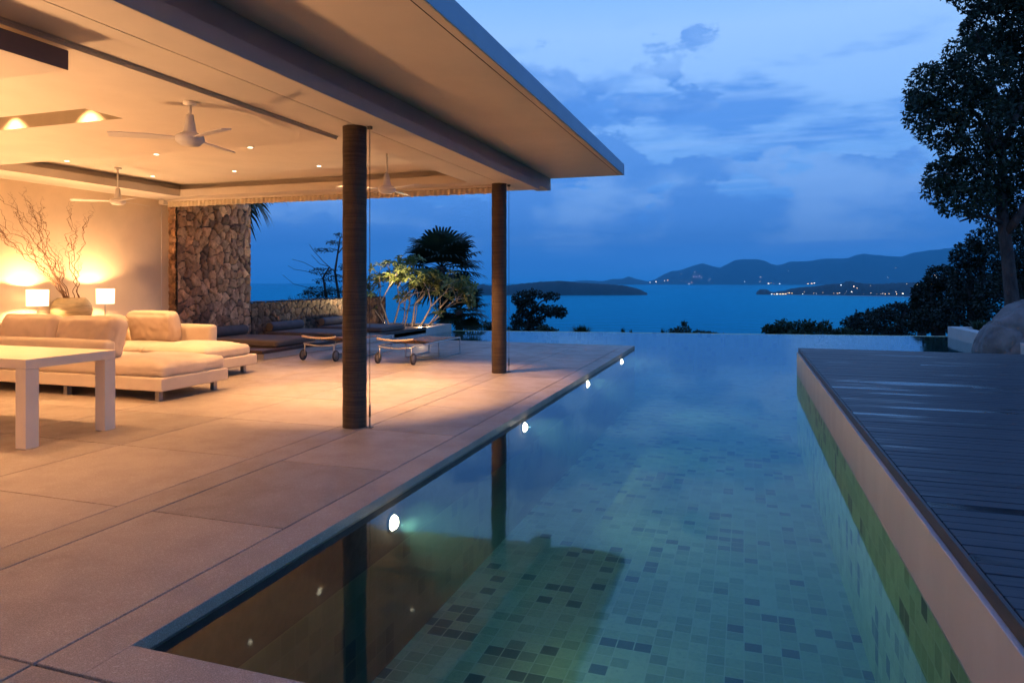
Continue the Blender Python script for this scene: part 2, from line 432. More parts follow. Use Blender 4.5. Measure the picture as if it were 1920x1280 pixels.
# ---- pool basin and water
PD = -1.14
P0 = Vector((-8.03, 18.52)); P1 = Vector((7.0, 20.99))      # skewed infinity edge
mb = MB()
z0, z1 = PD, -.0715
def wallq(a, b, zt=z1): mb.quad((a[0], a[1], z0), (b[0], b[1], z0), (b[0], b[1], zt), (a[0], a[1], zt))
mb.prism([(-2.236, 2.063), (.788, 2.063), (.788, 11.73), (7, 11.73), (7, 20.99), (-8.03, 18.52), (-8.03, 15.012), (-2.236, 15.012)], PD-.2, PD)
mb.mi = 1; wallq((-2.236, 2.063), (-2.236, 15.012)); wallq((-2.236, 15.012), (-8.03, 15.012)); wallq((.788, 2.063), (-2.236, 2.063)); mb.mi = 0  # near and terrace-side walls take the tile with shade in its colour
# infinity edge wall, a real lip with an outer face
d = (P1-P0).normalized(); nrm = Vector((-d.y, d.x))
e = nrm*.22
mb.prism([(P0.x, P0.y), (P1.x, P1.y), (P1.x+e.x, P1.y+e.y), (P0.x+e.x, P0.y+e.y)], -2.6, WZ-.006)
basin = mb.build('pool_basin', [M_TILE, M_TILE_SHADED]); tag(basin, kind='structure')
mb = MB()
e2 = nrm*.225
k = [(-2.233, 2.067), (.784, 2.067), (.784, 11.737), (6.99, 11.737), (6.99, 20.98), (P0.x+.004, P0.y-.006), (-8.026, 15.016), (-2.233, 15.016)]
topw = MB(); topw.prism([(P0.x, P0.y-.004), (7, 20.986), (7+e2.x, 20.99+e2.y), (P0.x+e2.x, P0.y+e2.y)], WZ-.010, WZ-.0005)
mb.prism(k, PD+.004, WZ)
pw = mb.build('pool_water', M_WATER); tag(pw, kind='structure')
topw.build('overflow_lip', M_TILE, basin)

# ---- deck on the far side
DZ = .345
mb = MB(); p = .0955
yy = 11.70; i = 0
while yy > -1.5:
    x = .826
    while x < 12:
        L = random.uniform(2.2, 3.6) if x > .9 else random.uniform(1.2, 3.6)
        mb.box(x, min(x+L-.003, 12), yy-p+.006, yy, DZ-.03, DZ+random.uniform(-.0012, .0012)); x += L
    yy -= p; i += 1
deck = mb.build('timber_deck', M_DECK, bevel=.0025, seg=1); tag(deck, kind='structure')
mb = MB(); mb.box(.804, .821, -1.5, 11.722, .287, DZ+.001)
mb.box(.8215, 12, 11.704, 11.722, .287, DZ+.001)
mb.build('edge_board', simple('edge_timber', (.040, .030, .030), .5, .3, 3, .001, 30, stretch=(8, 1, 8)), deck, bevel=.002, seg=1)
mb = MB(); mb.box(.785, 12, -1.5, 11.735, WZ-.0155, .284)
mb.build('plinth_wall', M_PLINTH, deck, bevel=.004, seg=2)
mb = MB(); mb.box(.788, 12, -1.5, 11.732, PD-.2, WZ-.017)
mb.build('tiled_wall', M_TILE, deck)

# ---- pavilion ------------------------------------------------------
pav = thing('pavilion', 'open pavilion with wide white flat roof and round columns, glowing inside beside the pool', 'pavilion', (-6.5, 5.0, 0))
mb = MB()
mb.box(-10.6, -1.953, -4.0, 11.84, 3.20, 3.378)
roof = mb.build('roof_slab', M_SOFFIT, pav, bevel=.006)
mb = MB(); mb.box(-1.9525, -1.940, -4.0, 11.852, 3.200, 3.385); mb.box(-10.6, -1.9525, 11.8405, 11.852, 3.2, 3.385)
mb.build('fascia', M_FASCIA, roof, bevel=.002, seg=1)
mb = MB(); mb.box(-2.034, -2.026, -4.0, 11.80, 3.1985, 3.20)
mb.build('soffit_groove', M_DARKSLOT, roof)
mb = MB(); mb.box(-3.50, -3.24, -4.0, 11.84, 2.99, 3.199); mb.build('upper_beam', M_BEAM, pav, bevel=.003)
mb = MB(); mb.box(-3.24, -3.14, -4.0, 10.78, 2.872, 2.988); mb.build('edge_beam', M_BEAM, pav, bevel=.003)
# lower ceiling border around the raised field
mb = MB(); S = -3.49
mb.box(S+.004, -3.143, -4.0, 10.78, 2.87, 2.985)                     # outside the track slot
mb.box(-3.93, S-.004, -4.0, 9.66, 2.87, 2.99)
mb.box(-10.15, -9.36, 6.15, 9.66, 2.87, 2.99)
mb.box(-10.15, S-.004, 9.66, 10.78, 2.87, 2.99)
mb.build('ceiling_border', M_PLASTER, pav, bevel=.003)
mb = MB(); mb.box(-10.15, -9.50, 6.152, 9.80, 2.992, 3.088); mb.box(-10.15, S-.006, 9.80, 10.77, 2.992, 3.088); mb.box(-3.80, S-.006, 6.152, 9.80, 2.992, 3.088)
mb.build('cove_back', M_PLASTER, pav)
mb = MB(); mb.box(S-.0038, S+.0038, -4, 5.95, 2.885, 2.98); mb.box(S-.0038, S+.0038, 5.95, 10.4, 2.885, 2.98)
mb.build('track_slot', M_DARKSLOT, pav)
# near ceiling panel with a light trough
mb = MB(); zp = 2.835
mb.box(-5.22, -3.945, -4.0, 6.15, zp, 3.195)
mb.box(-10.15, -5.22, 4.74, 6.15, zp, 3.195)
mb.box(-10.15, -5.22, -4.0, 4.36, zp, 3.195)
mb.box(-10.15, -5.22, 4.36, 4.74, 3.06, 3.195)
mb.build('ceiling_panel', M_PLASTER, pav)
mb = MB(); mb.box(-10.1, -5.224, 4.735, 4.7395, zp+.002, 3.058); mb.build('trough_shade_sheet', simple('trough_wall_shade', (.36, .30, .22), .4, .08, 6, metal=.3), pav)  # added sheet; the trough wall's shade is put into its darker colour
mb = MB(); mb.box(-3.9445, -3.9315, -4, 6.15, 2.86, 3.19)
mb.build('panel_gap', M_PLASTER, pav)
mb = MB(); mb.box(-10.15, -3.6, 6.15, 10.78, 3.09, 3.19); mb.build('raised_ceiling', M_PLASTER, pav)
# walls
mb = MB(); mb.box(-10.40, -10.15, -4.0, 10.22, 0, 3.19); mb.build('side_wall', M_WALL, pav)
mb = MB(); mb.box(-10.4, -8.6, -4.2, -4.0, 0, 3.19); mb.build('back_wall', M_WALL, pav)
# hanging bulkhead
mb = MB(); mb.box(-6.2, -3.86, -1.2, 3.11, 2.663, 2.782)
bulk = mb.build('bulkhead', M_PLASTER, pav, bevel=.004)
mb = MB(); mb.box(-3.859, -3.856, -1.2, 3.1095, 2.664, 2.781); mb.build('bulkhead_face', simple('brown_panel', (.16, .105, .085), .6, .1, 4), bulk)
for y in (-.8, .9, 2.6):
    mb = MB(); mb.box(-5.2, -5.1, y, y+.1, 2.782, zp); mb.build('hanger', M_PLASTER, bulk)
# columns
for (x, y, lab) in ((-3.543, 5.83, None), (-3.533, 9.94, None), (-3.54, 1.6, None)):
    if y < 2: continue
    mb = MB(); mb.smooth = True
    n = 40; prof = []
    for q in range(0, 81):
        zc = 2.869*q/80; prof.append((.1135+.0018*mnoise.noise((zc*9, x*3+y, 0))+.0008*math.sin(zc*150), zc))
    mb.lathe(prof, (x, y, .002), 40)
    mb.build('column', M_COLUMN, pav)
# header rail and blind at the far opening
bl = thing('gathered_blind', 'cream fabric blind drawn up along the far opening of the pavilion', 'blind', (-6.8, 10.02, 2.75))
mb = MB(); mb.box(-9.98, -3.66, 9.99, 10.05, 2.835, 2.869); mb.build('head_rail', M_PLASTER, bl, bevel=.003)
mb = MB(); N = 520
def by(i, r): 
    q = i/N*6.28
    return 10.015-.018*math.sin(i*2*math.pi/7.3+.4*math.sin(i*.13))-(.012 if r % 2 else 0)
rows = [(0, 2.834), (1, 2.815), (2, 2.80), (3, 2.784), (4, 2.765), (5, 2.745)]
for r, zc in rows:
    for i in range(N+1): mb.v.append(Vector((-9.97+6.30*i/N, by(i, r), zc+.004*math.sin(i*.37+r)+(.003*mnoise.noise((i*.05, r, 3))))))
mb.smooth = True
for r in range(len(rows)-1):
    for i in range(N): a = r*(N+1)+i; mb._f((a, a+1, a+N+2, a+N+1))
o = mb.build('fabric', M_BLIND, bl); sm = o.modifiers.new('s', 'SOLIDIFY'); sm.thickness = .012; sm.offset = 1
mb = MB(); mb.box(-10.11, -10.0, 9.93, 10.03, 2.78, 2.868); mb.build('end_bracket', M_PLASTER, bl, bevel=.004)
mb = MB(); mb.tube([(-10.06, 9.95, .3), (-10.06, 9.95, 2.79)], .006); mb.build('guide_cord', M_PLASTER, bl)

# stay wires beside the columns
for (x, y, lab) in ((-3.384, 5.84, 'thin vertical steel wire with turnbuckle standing against the nearer column'), (-3.42, 10.07, 'thin vertical steel wire with turnbuckle standing against the farther column')):
    w = thing('stay_wire', lab, 'wire', (x, y, 0), 'stay wires beside the columns')
    mb = MB(); mb.tube([(x, y, .18), (x, y, 2.869)], .0035, 6); mb.build('wire', M_DARKSTEEL, w)
    mb = MB(); mb.tube([(x, y, .0), (x, y, .10)], .006, 8); mb.tube([(x, y, .10), (x, y, .21)], .010, 8); mb.tube([(x, y, .21), (x, y, .225)], .006, 8); mb.build('turnbuckle', M_DARKSTEEL, w)
    mb = MB(); mb.box(x-.03, x+.03, y-.02, y+.02, .0, .008); mb.build('base_plate', M_DARKSTEEL, w)
    mb = MB(); mb.box(x-.02, x+.02, y-.015, y+.015, 2.84, 2.869); mb.build('top_bracket', M_DARKSTEEL, w)

# ---- stone walls with real relief
def stone_grid(name, label, faces, parent=None, seed=0, tone=1.0):
    """faces: list of (origin, uvec, vvec, ulen, vlen, normal, size); one mesh of height-displaced rubble"""
    rng = random.Random(seed)
    pal = [(.30, .21, .15), (.25, .17, .12), (.36, .27, .20), (.22, .15, .115), (.33, .23, .155), (.28, .21, .17), (.40, .31, .24), (.20, .14, .12), (.31, .20, .14), (.26, .20, .17), (.13, .085, .07)]
    mb = MB(); cols = []; mb.smooth = True
    for (o, uv, vv, ul, vl, nv, size) in faces:
        o, uv, vv, nv = Vector(o), Vector(uv), Vector(vv), Vector(nv)
        step = .022; nu = max(2, int(ul/step)); nvn = max(2, int(vl/step))
        gu = max(1, int(ul/size)+1); gv = max(1, int(vl/(size*.8))+1)
        pts = {}
        for i in range(-1, gu+1):
            for j in range(-1, gv+1):
                pts[i, j] = ((i+.5+rng.uniform(-.42, .42))*ul/gu, (j+.5+rng.uniform(-.42, .42))*vl/gv, rng.choice(pal), rng.uniform(.55, 1.1), rng.uniform(0, .018), rng.uniform(-.03, .03), rng.uniform(-.03, .03), rng.uniform(.8, 1.25))
        k0 = len(mb.v)
        for j in range(nvn+1):
            for i in range(nu+1):
                u = ul*i/nu; v = vl*j/nvn
                wu = u+.03*mnoise.noise((u*9, v*9, seed)); wv = v+.03*mnoise.noise((u*9, v*9, seed+5))
                ci, cj = int(wu/ul*gu), int(wv/vl*gv); best = []
                for a in (-1, 0, 1):
                    for b in (-1, 0, 1):
                        q = pts.get((ci+a, cj+b))
                        if q: best.append((math.hypot((wu-q[0])/q[7], wv-q[1]), q))
                best.sort(key=lambda e: e[0])
                d1, q1 = best[0]; d2 = best[1][0] if len(best) > 1 else d1+1
                e = d2-d1; m = min(1.0, e/.024); m = m*m*(3-2*m)
                edge = 1.0
                h = (.006+.023*m)+q1[4]*.8*m+((wu-q1[0])*q1[5]*4+(wv-q1[1])*q1[6]*4)*m*.2+.006*mnoise.noise((u*14, v*14, seed+9))
                mb.v.append(o+uv*u+vv*v+nv*h)
                sh = q1[3]*tone; mm = .44+.56*m
                cols.append(tuple(c*sh*mm for c in q1[2]))
        for j in range(nvn):
            for i in range(nu): a = k0+j*(nu+1)+i; mb._f((a, a+1, a+nu+2, a+nu+1))
    o = mb.build(name, M_STONE, parent, col=cols)
    return o
tw = thing('stone_pier', 'tall brown rubble stone wall standing at the end of the room', 'stone wall', (-10.1, 11.2, 0))
stone_grid('front_face', '', [((-10.02, 10.25, .0), (0, 1, 0), (0, 0, 1), 2.02, 3.05, (1, 0, 0), .21)], tw, 3)
stone_grid('end_face', '', [((-10.36, 10.235, .0), (1, 0, 0), (0, 0, 1), .37, 3.05, (0, -1, 0), .18)], tw, 4)
stone_grid('far_face', '', [((-10.02, 12.26, .0), (-1, 0, 0), (0, 0, 1), .34, 3.05, (0, 1, 0), .2)], tw, 5)
mb = MB(); mb.box(-10.36, -10.005, 10.24, 12.26, 0, 3.05); mb.build('core', M_JOINT, tw)
lw = thing('low_stone_wall', 'low rubble stone wall running behind the daybeds to the frangipani', 'stone wall', (-10.1, 15.2, 0))
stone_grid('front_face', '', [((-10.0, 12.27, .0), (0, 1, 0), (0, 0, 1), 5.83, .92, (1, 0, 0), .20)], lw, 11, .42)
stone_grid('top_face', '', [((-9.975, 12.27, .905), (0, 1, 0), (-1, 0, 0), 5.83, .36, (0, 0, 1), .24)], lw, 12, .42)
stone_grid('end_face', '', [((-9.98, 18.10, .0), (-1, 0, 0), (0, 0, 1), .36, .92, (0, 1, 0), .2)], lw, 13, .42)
mb = MB(); mb.box(-10.34, -9.995, 12.265, 18.1, -2, .905); mb.build('core', M_JOINT, lw)

# ================================================================== FURNITURE AND FITTINGS
def cushion(mb, c, size, r=.05, puff=(0, 0, .03), n=(26, 18, 8), wr=.006, seed=0, M=None, pinch=0.0):
    """soft rounded block: centre c, full size, corner radius r, puff per axis, wrinkles wr"""
    hx, hy, hz = size[0]/2, size[1]/2, size[2]/2
    nx, ny, nz = n; idx = {}
    def vert(i, j, k):
        key = (i, j, k)
        if key in idx: return idx[key]
        p = Vector((-1+2*i/nx, -1+2*j/ny, -1+2*k/nz))
        q = Vector((p.x*hx, p.y*hy, p.z*hz))
        inn = Vector((max(-hx+r, min(hx-r, q.x)), max(-hy+r, min(hy-r, q.y)), max(-hz+r, min(hz-r, q.z))))
        d = q-inn
        if d.length > 1e-6: q = inn+d.normalized()*r
        wx, wy, wz = 1-p.x**4, 1-p.y**4, 1-p.z**4
        q.x += math.copysign(puff[0]*wy*wz, p.x)*abs(p.x); q.y += math.copysign(puff[1]*wx*wz, p.y)*abs(p.y); q.z += math.copysign(puff[2]*wx*wy, p.z)*abs(p.z)
        if pinch:
            cx = abs(p.x)**6*abs(p.y)**6; q.x -= pinch*cx*math.copysign(1, p.x); q.y -= pinch*cx*math.copysign(1, p.y)
        if wr:
            s = q*5+Vector((seed*7.1, seed*3.3, 0))
            w = mnoise.noise(s)*.9+mnoise.noise(Vector((s.x*3.4+s.y*2.2, s.y*.9-s.x, s.z*2.6)))*.55
            edge = max(abs(p.x), abs(p.y), abs(p.z)) if False else (abs(p.x)**3+abs(p.y)**3+.3)
            nn = Vector((p.x/hx, p.y/hy, p.z/hz)); nn.normalize()
            q += nn*wr*w*edge
        q = (M @ q if M else q)+Vector(c)
        idx[key] = len(mb.v); mb.v.append(q); return idx[key]
    old = mb.smooth; mb.smooth = True
    for i in range(nx):
        for j in range(ny):
            mb._f((vert(i, j, 0), vert(i, j+1, 0), vert(i+1, j+1, 0), vert(i+1, j, 0)))
            mb._f((vert(i, j, nz), vert(i+1, j, nz), vert(i+1, j+1, nz), vert(i, j+1, nz)))
    for i in range(nx):
        for k in range(nz):
            mb._f((vert(i, 0, k), vert(i+1, 0, k), vert(i+1, 0, k+1), vert(i, 0, k+1)))
            mb._f((vert(i, ny, k), vert(i, ny, k+1), vert(i+1, ny, k+1), vert(i+1, ny, k)))
    for j in range(ny):
        for k in range(nz):
            mb._f((vert(0, j, k), vert(0, j, k+1), vert(0, j+1, k+1), vert(0, j+1, k)))
            mb._f((vert(nx, j, k), vert(nx, j+1, k), vert(nx, j+1, k+1), vert(nx, j, k+1)))
    mb.smooth = old

# ---- daybed platform, mattresses, bolsters, planter
pf = thing('daybed_platform', 'low dark timber platform on a white plinth along the low stone wall', 'platform', (-9.0, 13.4, 0))
mb = MB()
y = 10.14
for q in range(6): mb.box(-9.99+.33*q, -9.99+.33*(q+1)-.006, 10.14, 16.78, .108, .170)
mb.build('timber_top', M_DARKWOOD, pf, bevel=.003)
mb = MB(); mb.box(-9.985, -8.03, 10.21, 16.78, .002, .105); mb.build('plinth', M_PLINTH, pf, bevel=.004)
for i, (ya, lab, lab2) in enumerate(((10.70, 'brown daybed mattress nearest the sofa on the dark timber platform', 'grey bolster behind the sofa arm, on the daybed mattress nearest the room'),
                            (12.62, 'brown daybed mattress in the middle of the three on the timber platform', 'grey bolster with lit tan round end, on the middle daybed mattress'),
                            (14.58, 'brown daybed mattress farthest from the room, partly behind the nearer column', 'grey bolster on the farthest daybed mattress, just beside the nearer column'))):
    mb = MB(); cushion(mb, (-9.04, ya+.62, .232), (1.80, 1.24, .118), .018, (.003, .003, .006), (24, 16, 4), .002, i)
    o = mb.build('daybed_mattress', M_MATT, origin=(-9.04, ya+.62, .172)); tag(o, lab, 'mattress', 'mattresses on the daybed platform')
    b = thing('bolster', lab2, 'bolster', (-9.80, ya+.62, .392), 'bolsters on the daybed mattresses')
    mb = MB(); yy0, yy1 = ya+.02, ya+1.16
    prof = [(.088, 0), (.100, .012), (.102, .05), (.104, .57), (.102, 1.09), (.100, 1.128), (.088, 1.14)]
    k0 = len(mb.v); mb.lathe(prof, (0, 0, 0), 28)
    mb.v = [Vector((-9.80+q.x, ya+.02+q.z, .392+q.y)) for q in mb.v]
    mb.build('cover', M_BOLST, b)
    mb = MB(); mb.lathe([(0.001, .006), (.05, .004), (.0882, 0)], (0, 0, 0), 28); 
    mb.v = [Vector((-9.80+q.x, ya+.02-q.z+.002, .392+q.y)) for q in mb.v]; mb.build('end_panel', M_BOLEND, b)
pl = thing('planter', 'long low white planter box rising from the pool beyond the daybeds', 'planter', (-9.0, 17.6, -.05))
mb = MB()
mb.box(-8.18, -8.03, 16.785, 18.48, -1.1, .150); mb.box(-9.985, -8.18, 18.33, 18.48, -1.1, .150); mb.box(-9.985, -8.18, 16.785, 16.90, -1.1, .150)
mb.box(-8.18, -8.03, 15.012, 16.78, -1.1, .104)
mb.build('wall', M_PLINTH, pl, bevel=.004)
mb = MB(); mb.box(-9.985, -8.185, 16.905, 18.325, -1.0, .10); mb.build('soil', M_SOIL, pl)

# ---- sun loungers
def make_lounger():
    t = thing('sun_lounger', '', 'sun lounger', (0, 0, 0), 'sun loungers on the terrace')
    # local frame: x 0..0.66, y 0 (head, wheels) .. 2.0 (foot)
    for x in (.0, .66):
        w = MB(); w.smooth = True
        prof = [(.001, -.012), (.080, -.012), (.0800, .012), (.001, .012)]
        k = MB(); k.lathe([(.078, -.013), (.093, -.012), (.097, 0), (.093, .012), (.078, .013)], (0, 0, 0), 28)
        k.v = [Vector((x+q.z, q.x, .098+q.y)) for q in k.v]; wh = k.build('wheel', M_RUBBER, t, local=True)
        k = MB(); k.lathe([(.0, -.009), (.079, -.009), (.079, .009), (.0, .009)], (0, 0, 0), 24)
        k.v = [Vector((x+q.z, q.x, .098+q.y)) for q in k.v]; k.build('hub', M_WHEEL, wh, local=True)
        xi = x+(.035 if x < .3 else -.035)
        k = MB(); k.tube([(xi, 0, .085), (xi, 0, .285)], .011, 8); k.build('leg', M_STEEL, t, local=True)
    k = MB(); k.tube([(.035+.59*q/10, 0, .285-.022*math.sin(math.pi*q/10)) for q in range(11)], .011, 8)
    k.tube([(.0, .01, .30), (.0, 2.0, .30)], .011, 8); k.tube([(.66, .01, .30), (.66, 2.0, .30)], .011, 8); k.tube([(.0, 2.0, .30), (.66, 2.0, .30)], .011, 8)
    k.tube([(.035, 0, .285), (.0, .01, .30)], .011, 8); k.tube([(.625, 0, .285), (.66, .01, .30)], .011, 8); k.tube([(0, .62, .295), (.66, .62, .295)], .009, 8)
    k.build('frame', M_STEEL, t, local=True)
    for x in (0, .66):
        k = MB(); s = 1 if x < .3 else -1
        k.tube([(x, 2.0, .30), (x, 2.0, .010), (x, 1.02, .010), (x+s*.0, 1.02, .30)], .010, 6); k.build('leg', M_STEEL, t, local=True)
    k = MB(); k.tube([(0, 1.02, .011), (.20, .98, .011), (.46, .98, .011), (.66, 1.02, .011)], .009, 6); k.build('floor_bar', M_STEEL, t, local=True)
    # sling seat, curved across
    def sling(y0, z0, y1, z1, n=10):
        k = MB(); k.smooth = True
        for j in range(2):
            for lay in (0, 1): pass
        rows = []
        for j in range(n+1):
            f = j/n; row = []
            for i in range(13):
                u = i/12; row.append(len(k.v)); k.v.append(Vector((.012+.636*u, y0+(y1-y0)*f, z0+(z1-z0)*f-.028*math.sin(math.pi*u))))
            rows.append(row)
        for j in range(n):
            for i in range(12): k._f((rows[j][i], rows[j][i+1], rows[j+1][i+1], rows[j+1][i]))
        return k
    o = sling(.70, .318, 1.985, .318).build('seat_sling', M_SLING, t, local=True); m = o.modifiers.new('s', 'SOLIDIFY'); m.thickness = .012; m.offset = 0
    o = sling(-.02, .425, .69, .322).build('back_sling', M_SLING, t, local=True); m = o.modifiers.new('s', 'SOLIDIFY'); m.thickness = .012; m.offset = 0
    k = MB(); k.smooth = True
    A = []
    for i in range(13):
        u = i/12; z = .432-.030*math.sin(math.pi*u)
        A.append(len(k.v)); k.v += [Vector((-.005+.67*u, -.045, z-.022)), Vector((-.005+.67*u, .0, z-.020)), Vector((-.005+.67*u, .0, z+.010)), Vector((-.005+.67*u, -.045, z+.008))]
    for i in range(12):
        for q in range(4): a = A[i]; b = A[i+1]; k._f((a+q, a+(q+1) % 4, b+(q+1) % 4, b+q))
    k._f((A[0]+3, A[0]+2, A[0]+1, A[0])); k._f((A[-1], A[-1]+1, A[-1]+2, A[-1]+3))
    k.build('head_rail', M_TEAKP, t, local=True)
    for x in (.06, .60):
        k = MB(); k.tube([(x, .62, .295), (x, .22, .375)], .008, 6); k.build('strut', M_DARKSTEEL, t, local=True)
    return t
lg = make_lounger(); lg.location = (-7.36, 10.41, 0); lg['label'] = 'steel sun lounger with two wheels, half hidden behind the nearer column'
lg2 = copy_tree(lg); lg2.location = (-5.865, 10.39, 0); lg2['label'] = 'steel sun lounger with two wheels, in full view between the two columns'

# ---- sofa
sf = thing('sectional_sofa', 'large cream linen sectional sofa with two deep chaise ends', 'sofa', (-8.2, 7.6, 0))
mb = MB()
mb.box(-9.72, -6.34, 6.27, 7.36, .12, .275); mb.box(-9.72, -7.12, 7.82, 8.90, .12, .275); mb.box(-9.72, -8.72, 7.36, 7.82, .12, .275)
mb.build('base', M_FABRIC, sf, bevel=.018, seg=3)
mb = MB(); cushion(mb, (-8.46, 6.355, .478), (2.52, .17, .405), .045, (.004, .006, .008), (40, 4, 10), .003, 2); mb.build('backrest', M_FABRIC, sf)
mb = MB(); cushion(mb, (-8.80, 8.815, .478), (1.86, .17, .46), .04, (.004, .006, .006), (40, 4, 10), .003, 3); mb.build('backrest', M_FABRIC, sf)
mb = MB(); cushion(mb, (-9.635, 7.585, .46), (.17, 2.62, .405), .045, (.004, .006, .008), (4, 40, 10), .003, 4); mb.build('backrest', M_FABRIC, sf)
def seat(c, s, seed, puff=.035, wr=.010):
    mb = MB(); cushion(mb, c, s, .045, (.004, .004, puff), (40, 30, 8), wr, seed); mb.build('seat_cushion', M_FABRIC2, sf)
seat((-6.95, 6.83, .345), (1.15, 1.02, .145), 1, .070, .016)
seat((-8.18, 6.90, .345), (1.28, .90, .145), 2)
seat((-7.72, 8.30, .345), (1.14, .98, .145), 3, .080, .012)
seat((-8.86, 8.27, .345), (1.12, .90, .145), 4, .045)
seat((-9.18, 7.35, .345), (.72, .90, .145), 5)
def backc(c, s, rot, seed):
    mb = MB(); M = Matrix.Rotation(R(rot[2]), 3, 'Z') @ Matrix.Rotation(R(rot[0]), 3, 'X')
    cushion(mb, c, s, .07, (.012, .035, .020), (30, 10, 22), .016, seed, M, 0.0); mb.build('back_cushion', M_FABRIC2, sf)
backc((-8.72, 6.52, .70), (.94, .21, .50), (-12, 0, 0), 11)
backc((-7.73, 6.53, .69), (1.00, .21, .50), (-13, 0, -3), 12)
backc((-8.86, 8.62, .67), (.90, .21, .48), (14, 0, 0), 13)
backc((-9.38, 7.98, .635), (1.06, .21, .42), (14, 0, 88), 14)
backc((-9.38, 6.98, .635), (.80, .21, .42), (14, 0, 92), 15)
for (x, y) in ((-6.47, 6.36), (-6.47, 7.24), (-7.90, 6.36), (-9.5, 6.36), (-7.27, 8.76), (-7.27, 7.95), (-9.5, 8.76)):
    mb = MB(); mb.box(x-.03, x+.03, y-.03, y+.03, 0.0, .12); mb.build('leg', M_SOFALEG, sf, bevel=.003)

# ---- white table
tb = thing('white_table', 'long low white table with thick square legs in front of the sofa', 'table', (-6.8, 4.6, 0))
mb = MB(); mb.box(-8.0, -5.645, 4.17, 5.035, .665, .745); mb.build('tabletop', M_TABLE, tb, bevel=.003)
for (x, y) in ((-5.645, 4.17), (-5.645, 4.92), (-7.88, 4.17), (-7.88, 4.92)):
    mb = MB(); mb.box(x-.12, x, y, y+.115, 0.0, .6635); mb.build('leg', M_TABLE, tb, bevel=.003)

# ---- console, lamps, pot, branches
cs = thing('console_table', 'pale console table along the wall behind the sofa', 'console table', (-9.95, 7.9, 0))
mb = MB(); mb.box(-10.13, -9.76, 6.2, 9.4, .66, .72); mb.build('top', M_CONSOLE, cs, bevel=.004)
for y in (6.25, 9.25):
    mb = MB(); mb.box(-10.10, -9.79, y, y+.10, 0, .659); mb.build('leg', M_CONSOLE, cs, bevel=.003)
def m_shade():
    m, t = material('lamp_shade_cloth')
    d = t.add('ShaderNodeBsdfDiffuse', i_Color=(.85, .80, .70)); tr = t.add('ShaderNodeBsdfTranslucent', i_Color=(.9, .85, .75))
    mx = t.add('ShaderNodeMixShader', i_0=.5); t.put(mx.inputs[1], d); t.put(mx.inputs[2], tr)
    e = t.add('ShaderNodeEmission', i_Color=(1.0, .74, .46), i_Strength=1.1); ad = t.add('ShaderNodeAddShader'); t.put(ad.inputs[0], mx); t.put(ad.inputs[1], e)
    t.add('ShaderNodeOutputMaterial', i_Surface=ad); return m
M_SHADE = m_shade()
M_BULB = emitter('bulb_glow', (1.0, .72, .42), 30)
for (x, y, lab, r) in ((-9.86, 7.46, 'lit table lamp with white drum shade nearer the camera, by the pot', .14), (-9.80, 8.55, 'lit table lamp with white drum shade beyond the pot, near the stone wall', .13)):
    l = thing('table_lamp', lab, 'lamp', (x, y, .72), 'lit table lamps on the console')
    mb = MB(); mb.smooth = True; mb.lathe([(r, 1.025), (r+.003, 1.265)], (x, y, 0), 36)
    o = mb.build('lamp_shade', M_SHADE, l); q = o.modifiers.new('s', 'SOLIDIFY'); q.thickness = .002
    mb = MB(); mb.tube([(x, y, .735), (x, y, 1.05), (x, y, 1.10)], [.016, .009, .003], 12); mb.build('stem', M_STEEL, l)
    mb = MB(); mb.lathe([(.0, .721), (.065, .721), (.062, .735), (0.0, .74)], (x, y, 0), 28); mb.build('base', M_STEEL, l)
    mb = MB(); mb.lathe([(0.0, 1.10), (.022, 1.115), (.028, 1.14), (.018, 1.165), (.0, 1.175)], (x, y, 0), 16); mb.build('bulb', M_BULB, l)
    lamp('POINT', 'lamp_light', (x, y, 1.205), 25*K, WARM, .02, parent=l); lamp('POINT', 'lamp_light', (x, y, 1.075), 16*K, WARM, .02, parent=l)
PX, PY = -9.88, 8.02
mb = MB(); mb.lathe([(0.0, .722), (.11, .722), (.17, .745), (.235, .80), (.275, .875), (.285, .94), (.272, 1.02), (.235, 1.085), (.195, 1.125), (.185, 1.135), (.165, 1.130), (.16, 1.10), (.10, 1.09), (0, 1.09)], (PX, PY, 0), 48)
pot = mb.build('round_pot', M_POT, origin=(PX, PY, .722)); tag(pot, 'big round earthy pot holding branches between the two table lamps', 'pot')
def wiggle(p0, p1, bend, n=26, amp=.035, seed=0, r0=.009, r1=.002):
    p0, p1 = Vector(p0), Vector(p1); pts = []; rad = []
    for i in range(n+1):
        f = i/n; p = p0.lerp(p1, f)+Vector(bend)*math.sin(math.pi*f)
        a = amp*min(1, f*3)
        p += Vector((a*.5*mnoise.noise((f*9, seed, 0)), a*1.6*mnoise.noise((f*11, seed, 5)), a*1.1*mnoise.noise((f*10, seed, 9))))
        p.x = max(p.x, -10.13)
        pts.append(p); rad.append(r0+(r1-r0)*f)
    return pts, rad
